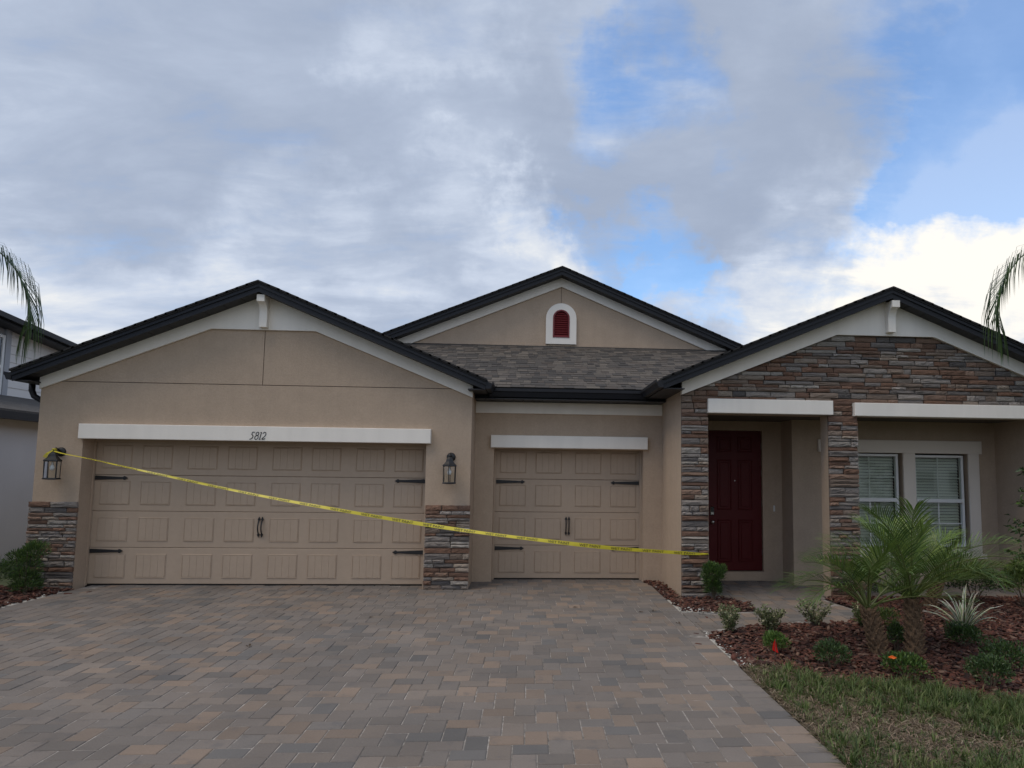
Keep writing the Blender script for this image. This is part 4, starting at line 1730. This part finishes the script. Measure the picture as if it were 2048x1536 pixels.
# feather palms
def frond(mb, base, az, el, L, droop, leaflet, nl, cols, r, hang=.25, width=.011, colr=(.12, .16, .05), vee=.5, start=.22, spread=1.0):
    n = 16
    pts = []
    p = Vector(base)
    tg = []
    for i in range(n + 1):
        pts.append(p.copy())
        e = el - droop * (i / n) ** 1.35
        d = Vector((math.cos(az) * math.cos(e), math.sin(az) * math.cos(e), math.sin(e)))
        tg.append(d)
        p = p + d * L / n
    mb.tube(pts, [.011 * (1 - .85 * i / n) * (L / 1.0) ** .5 for i in range(n + 1)], 5, colr)
    side = Vector((-math.sin(az), math.cos(az), 0))
    for k in range(nl):
        t = start + (1 - start) * k / (nl - 1)
        f = t * n
        i = min(int(f), n - 1)
        b0 = pts[i].lerp(pts[i + 1], f - i)
        d = tg[i].lerp(tg[min(i + 1, n)], f - i).normalized()
        up = side.cross(d) * -1
        if up.z < 0:
            up = -up
        for s in (-1, 1):
            ll = leaflet * (math.sin(math.pi * min(max((t - start * .6) / (1.08 - start * .6), 0), 1)) ** .55 + .12) * r.uniform(.85, 1.12)
            sp = (.95 - .55 * t) * spread
            dr = (side * s * sp + d * (.55 + .45 * t) + up * vee * r.uniform(.5, 1.2)).normalized()
            a0 = b0
            a1 = a0 + dr * ll * .5
            dr2 = (dr + Vector((0, 0, -1)) * hang * r.uniform(.6, 1.4)).normalized()
            a2 = a1 + dr2 * ll * .3
            dr3 = (dr2 + Vector((0, 0, -1)) * hang * 1.3).normalized()
            a3 = a2 + dr3 * ll * .25
            wv = dr.cross(up).normalized()
            if wv.length < .1:
                wv = side
            w_ = width * r.uniform(.8, 1.2)
            c = r.choice(cols)
            kk = r.uniform(.75, 1.25)
            c = tuple(q * kk for q in c)
            mb.add([a0 - wv * w_ * .4, a0 + wv * w_ * .4, a1 + wv * w_, a1 - wv * w_, a2 + wv * w_ * .7, a2 - wv * w_ * .7, a3], [(0, 1, 2, 3), (3, 2, 4, 5), (5, 4, 6)], c)


PALM = [(.075, .13, .03), (.098, .16, .036), (.06, .105, .026), (.12, .18, .045)]
PALM_Y = [(.16, .235, .045), (.125, .195, .04), (.19, .25, .055)]
PALM_D = [(.22, .15, .07), (.17, .12, .06), (.13, .13, .05)]


def pygmy(x, y, h, n, label, seed, L0=.95, tilt=(0, 0)):
    r = random.Random(seed)
    root = tag(empty('pygmy_palm', (x, y, -.012)), label, 'palm', 'pygmy date palms in the mulch bed')
    b = MB()
    pts, rad = [], []
    for i in range(9):
        t = i / 8
        pts.append((tilt[0] * t, tilt[1] * t, h * t))
        rad.append(.070 - .015 * t + .008 * math.sin(i * 2.4))
    b.tube(pts, rad, 12)
    tr = b.build('trunk', M_bark, root, False)
    # old leaf bases: stubs round the trunk
    b = MB()
    for k in range(70):
        t = (k + r.random()) / 70
        a = k * 2.399
        rr = .064 - .015 * t
        px_, py_, pz_ = tilt[0] * t + math.cos(a) * rr, tilt[1] * t + math.sin(a) * rr, h * t
        o_ = (math.cos(a) * .045, math.sin(a) * .045, .05)
        b.tube([(px_, py_, pz_), (px_ + o_[0], py_ + o_[1], pz_ + o_[2])], [.02, .006], 5)
    b.build('leaf_bases', M_bark, tr)
    top = (tilt[0], tilt[1], h)
    for k in range(n):
        t = k / (n - 1)
        az = k * 2.399 + r.uniform(-.25, .25)
        el = R(84 - 54 * t ** .9 + r.uniform(-8, 8)) if k % 5 else R(24 + r.uniform(-8, 8))
        if math.sin(az) < -.45:
            el += R(16)
        L = L0 * (.48 + .54 * math.sin(math.pi / 2 * min(t * 1.5, 1))) * r.uniform(.88, 1.06)
        m_ = MB()
        base = (top[0] + math.cos(az) * .03, top[1] + math.sin(az) * .03, top[2] + .06 * (1 - t))
        frond(m_, base, az, el, L, R(52 + 38 * t + r.uniform(-10, 10)) if k % 5 else R(42), .28, 32, PALM_D if k == n - 2 and n < 20 else (PALM_Y + PALM[:2] if t < .5 else PALM), r, .25, .0050, (.13, .16, .045), .5, .30)
        m_.build('frond', M_leaf, root)
    return root


pygmy(10.20, -4.12, .54, 25, 'taller pygmy date palm with the wide bright crown', 81, 1.14, (.0, .03))
pygmy(9.86, -4.10, .44, 13, 'shorter pygmy date palm leaning left beside the taller one', 82, .92, (-.10, .02))
pygmy(11.75, -1.75, .34, 13, 'small pygmy date palm behind the flax lily', 83, .8, (.12, 0))


# tall palms whose drooping fronds hang into the picture
def tall_palm(x, y, h, label, seed, target_az, others):
    r = random.Random(seed)
    root = tag(empty('queen_palm', (x, y, -.05)), label, 'palm', 'tall palms at the sides of the house')
    b = MB()
    b.tube([(0, 0, 0), (.02, 0, h * .3), (-.01, 0, h * .7), (0, 0, h)], [.17, .13, .12, .10], 14)
    b.build('trunk', M_bark, root, True)
    for (az, el, L, dr) in [target_az] + others:
        m_ = MB()
        frond(m_, (math.cos(az) * .06, math.sin(az) * .06, h), az, el, L, dr, .80, 72, G_DK + PALM[:1], r, 3.2, .009, (.07, .10, .035), .1, .3, .45)
        m_.build('frond', M_leaf, root)


oth = [(R(a), R(e), 2.3, R(110)) for a, e in ((100, 60), (150, 45), (190, 55), (235, 40), (275, 50), (120, 15), (210, 10), (170, 78))]
tall_palm(-2.20, -2.3, 3.82, 'tall palm left of the house with one frond drooping into view', 91, (R(4), R(50), 3.45, R(150)), oth)
oth = [(R(a), R(e), 2.3, R(110)) for a, e in ((80, 60), (30, 45), (350, 55), (300, 40), (260, 55), (60, 15), (330, 10), (10, 78))]
tall_palm(14.34, -3.3, 3.92, 'tall palm right of the house with one frond drooping over the gable', 92, (R(176), R(50), 3.3, R(150)), oth)

# broadleaf tree at the right edge
root = tag(empty('broadleaf_tree', (13.25, -1.95, -.012)), 'small broadleaf tree with glossy dark leaves at the right edge', 'tree')
b = MB()
b.tube([(0, 0, 0), (.02, 0, .6), (0, .02, 1.2), (.02, 0, 2.0)], [.03, .025, .02, .008], 8)
tr = b.build('trunk', M_stem, root, True)
bs = MB()
P_, D_ = [], []
r = random.Random(5)
for k in range(26):
    a = k * 2.399
    z0 = .55 + 1.4 * k / 26
    ln = .50 * (1 - .45 * k / 26) * r.uniform(.7, 1.1)
    e = (math.cos(a) * ln, math.sin(a) * ln, z0 + ln * .35)
    bs.tube([(0, 0, z0), (e[0] * .5, e[1] * .5, z0 + ln * .25), e], [.008, .005, .002], 5)
    for i in range(34):
        t = r.uniform(.35, 1.05)
        P_.append((e[0] * t + r.gauss(0, .025), e[1] * t + r.gauss(0, .025), z0 + ln * .35 * t + r.gauss(0, .02)))
        D_.append((math.cos(a) * .4 + r.gauss(0, .6), math.sin(a) * .4 + r.gauss(0, .6), r.gauss(.1, .5)))
bs.build('limb', M_stem, tr)
n = len(P_)
leaf_quads('crown', np.array(P_), np.array(D_), rng.uniform(.06, .095, n), rng.uniform(.03, .045, n), np.array(G_DK + G_MD[:1])[rng.integers(0, 5, n)] * rng.uniform(.7, 1.3, n)[:, None], root, .15)

# marker flag
root = tag(empty('marker_flag', (8.73, -4.36, -.012)), 'small red marker flag at the edge of the lawn', 'flag')
b = MB()
b.tube([(0, 0, 0), (.004, 0, .22)], .0022, 5)
b.build('flag_wire', M_steel, root)
b = MB()
b.add([(.004, 0, .225), (-.02, -.006, .18), (-.032, -.012, .125), (.0, .0, .105), (.034, .008, .09), (.02, .01, .145)], [(0, 1, 5), (1, 2, 3), (1, 3, 5), (5, 3, 4)])
b.build('flag_cloth', M_flag, root)

# dead leaves on the driveway
LF = [(7.05, -1.75, 'curled dead leaf on the pavers left of the single door'), (7.85, -2.05, 'largest curled dead leaf on the pavers by the single door'),
      (8.02, -1.98, 'flat dead leaf on the pavers near the entry bed'), (8.18, -2.7, 'dead leaf on the pavers near the walkway'), (4.62, -2.35, 'dead leaf on the pavers before the pilaster'), (3.75, -3.7, 'dark twig of leaf in a paver joint at left')]
for k, (x, y, lb) in enumerate(LF):
    r = random.Random(k + 3)
    b = MB()
    a = r.uniform(0, 6.3)
    for q in range(3):
        a2 = a + q * 2.0
        ln = r.uniform(.03, .05)
        d = Vector((math.cos(a2), math.sin(a2), .25))
        s_ = Vector((-math.sin(a2), math.cos(a2), 0))
        b.add([(0, 0, .003), d * ln * .5 + s_ * .012 + Vector((0, 0, .012)), d * ln, d * ln * .5 - s_ * .012 + Vector((0, 0, .004))], [(0, 1, 2, 3)], (.10, .07, .045))
    o = b.build('dead_leaf', M_leaf)
    o.location = (x, y, .002)
    tag(o, lb, 'leaf', 'dead leaves on the driveway')

# ------------------------------------------------------------------ the neighbour's house at the left
nb = tag(empty('neighbour_house', (-6, 4, -.05)), 'two storey grey neighbouring house at the left with pale lap siding above', 'house')
NI = Matrix.Translation((6, -4, .05))


def npart(mb, name, material, parent=None):
    o = mb.build(name, material, None)
    o.parent = parent or nb
    if parent is None:
        o.matrix_parent_inverse = NI
    return o


b = MB()
b.box(-9, -3.2, -2.5, 13, -.05, 2.62)
npart(b, 'wall', M_nwall)
b = MB()
b.xprism([(-.5, 2.6), (13, 2.6), (13, 3.72), (-.5, 5.07)], -9, -4.62)
upper = npart(b, 'upper_wall', M_gtrim)
z = 3.02
k = 0
while z < 4.62:
    for (ya, yb) in ((4.52, 12.9), (-.5, 3.05)):
        s = MB()
        s.add([(-4.618, ya, z), (-4.618, yb, z), (-4.585, yb, z + .004), (-4.585, ya, z + .004), (-4.618, ya, z + .185), (-4.618, yb, z + .185), (-4.600, yb, z + .185), (-4.600, ya, z + .185)],
              [(0, 1, 2, 3), (3, 2, 6, 7), (7, 6, 5, 4), (0, 3, 7, 4), (1, 5, 6, 2)])
        npart(s, 'siding_plank', M_siding)
    z += .178
for ya, yb in ((4.38, 4.52), (3.05, 3.17)):
    b = MB()
    b.box(-4.618, -4.56, ya, yb, 3.0, 4.62)
    npart(b, 'corner_board', M_gtrim)
wn = empty('window')
wn.parent = nb
wn.matrix_parent_inverse = NI
b = MB()
for (ya, yb, za, zb) in ((3.18, 3.24, 3.2, 4.45), (4.31, 4.37, 3.2, 4.45), (3.24, 4.31, 4.39, 4.45), (3.24, 4.31, 3.2, 3.26), (3.24, 4.31, 3.75, 3.81)):
    b.box(-4.61, -4.575, ya, yb, za, zb)
b.build('window_frame', M_white, wn)
b = MB()
b.box(-4.612, -4.60, 3.24, 4.31, 3.26, 4.39)
b.build('pane', mat('neighbour_glass', (.10, .13, .15), .05, spec=.8), wn)
b = MB()
b.prism([(-4.66, 3.22), (-2.88, 2.74), (-2.88, 2.70), (-4.66, 3.18)], -2.6, 13)
npart(b, 'lower_roof', M_nroof)
b = MB()
b.box(-2.905, -2.87, -2.6, 13, 2.56, 2.70)
b.box(-3.2, -2.905, -2.6, 13, 2.58, 2.60)
npart(b, 'lower_fascia', M_fascia)
def up(y):
    return 4.80 - .10 * (y - 3.7)


b = MB()
b.xprism([(-2, up(-2)), (13.4, up(13.4)), (13.4, up(13.4) + .03), (-2, up(-2) + .03)], -9.5, -4.20)
npart(b, 'upper_roof', M_nroof)
b = MB()
b.xprism([(-2, up(-2) - .15), (13.4, up(13.4) - .15), (13.4, up(13.4)), (-2, up(-2))], -4.27, -4.235)
npart(b, 'upper_fascia', M_fascia)
b = MB()
b.xprism([(-2, up(-2) - .10), (13.4, up(13.4) - .10), (13.4, up(13.4)), (-2, up(-2))], -4.234, -4.14)
npart(b, 'upper_gutter', M_fascia)
b = MB()
b.xprism([(-2, up(-2) - .15), (13.4, up(13.4) - .15), (13.4, up(13.4) - .13), (-2, up(-2) - .13)], -4.62, -4.271)
npart(b, 'upper_soffit', M_soffit)

# ------------------------------------------------------------------ houses across the street, mirrored in the panes
def far_house(x0, x1, y, label, wallm):
    root = tag(empty('street_house', ((x0 + x1) / 2, y, -.05)), label, 'house', 'houses across the street')
    w_ = (x1 - x0) / 2
    b = MB()
    b.box(-w_, w_, -9, 0, 0, 3.0)
    b.build('wall', wallm, root)
    b = MB()
    b.add([(-w_ - .4, -9.4, 3.0), (w_ + .4, -9.4, 3.0), (w_ + .4, .4, 3.0), (-w_ - .4, .4, 3.0), (-w_ + 4.3, -4.5, 5.2), (w_ - 4.3, -4.5, 5.2)], [(0, 1, 5, 4), (2, 3, 4, 5), (1, 2, 5), (3, 0, 4), (3, 2, 1, 0)])
    b.build('roof', M_nroof, root)
    b = MB()
    b.box(-w_ + .8, -w_ + 5.7, .0, .03, .0, 2.15)
    b.build('garage_door', M_white, root)
    for xx in (1.2, 3.4):
        b = MB()
        b.box(xx, xx + 1.1, .0, .04, .8, 2.2)
        b.build('window', M_fascia, root)
    b = MB()
    b.box(-.6, .4, .0, .04, 0, 2.15)
    b.build('door', M_red, root)


far_house(23, 39, -34, 'pale house across the street, seen only mirrored in the right window', M_siding)
far_house(2, 18, -34, 'tan house across the street, directly behind the viewer', M_stucco)
far_house(-20, -4, -34, 'grey house across the street, behind the viewer to the left', M_nwall)
b = MB()
b.flat([(-80, -29), (80, -29), (80, -21), (-80, -21)], -.058, -.04)
tag(b.build('road', mat('asphalt', (.05, .05, .052), .9, (60, .4, .004), (3, .15))), kind='structure')
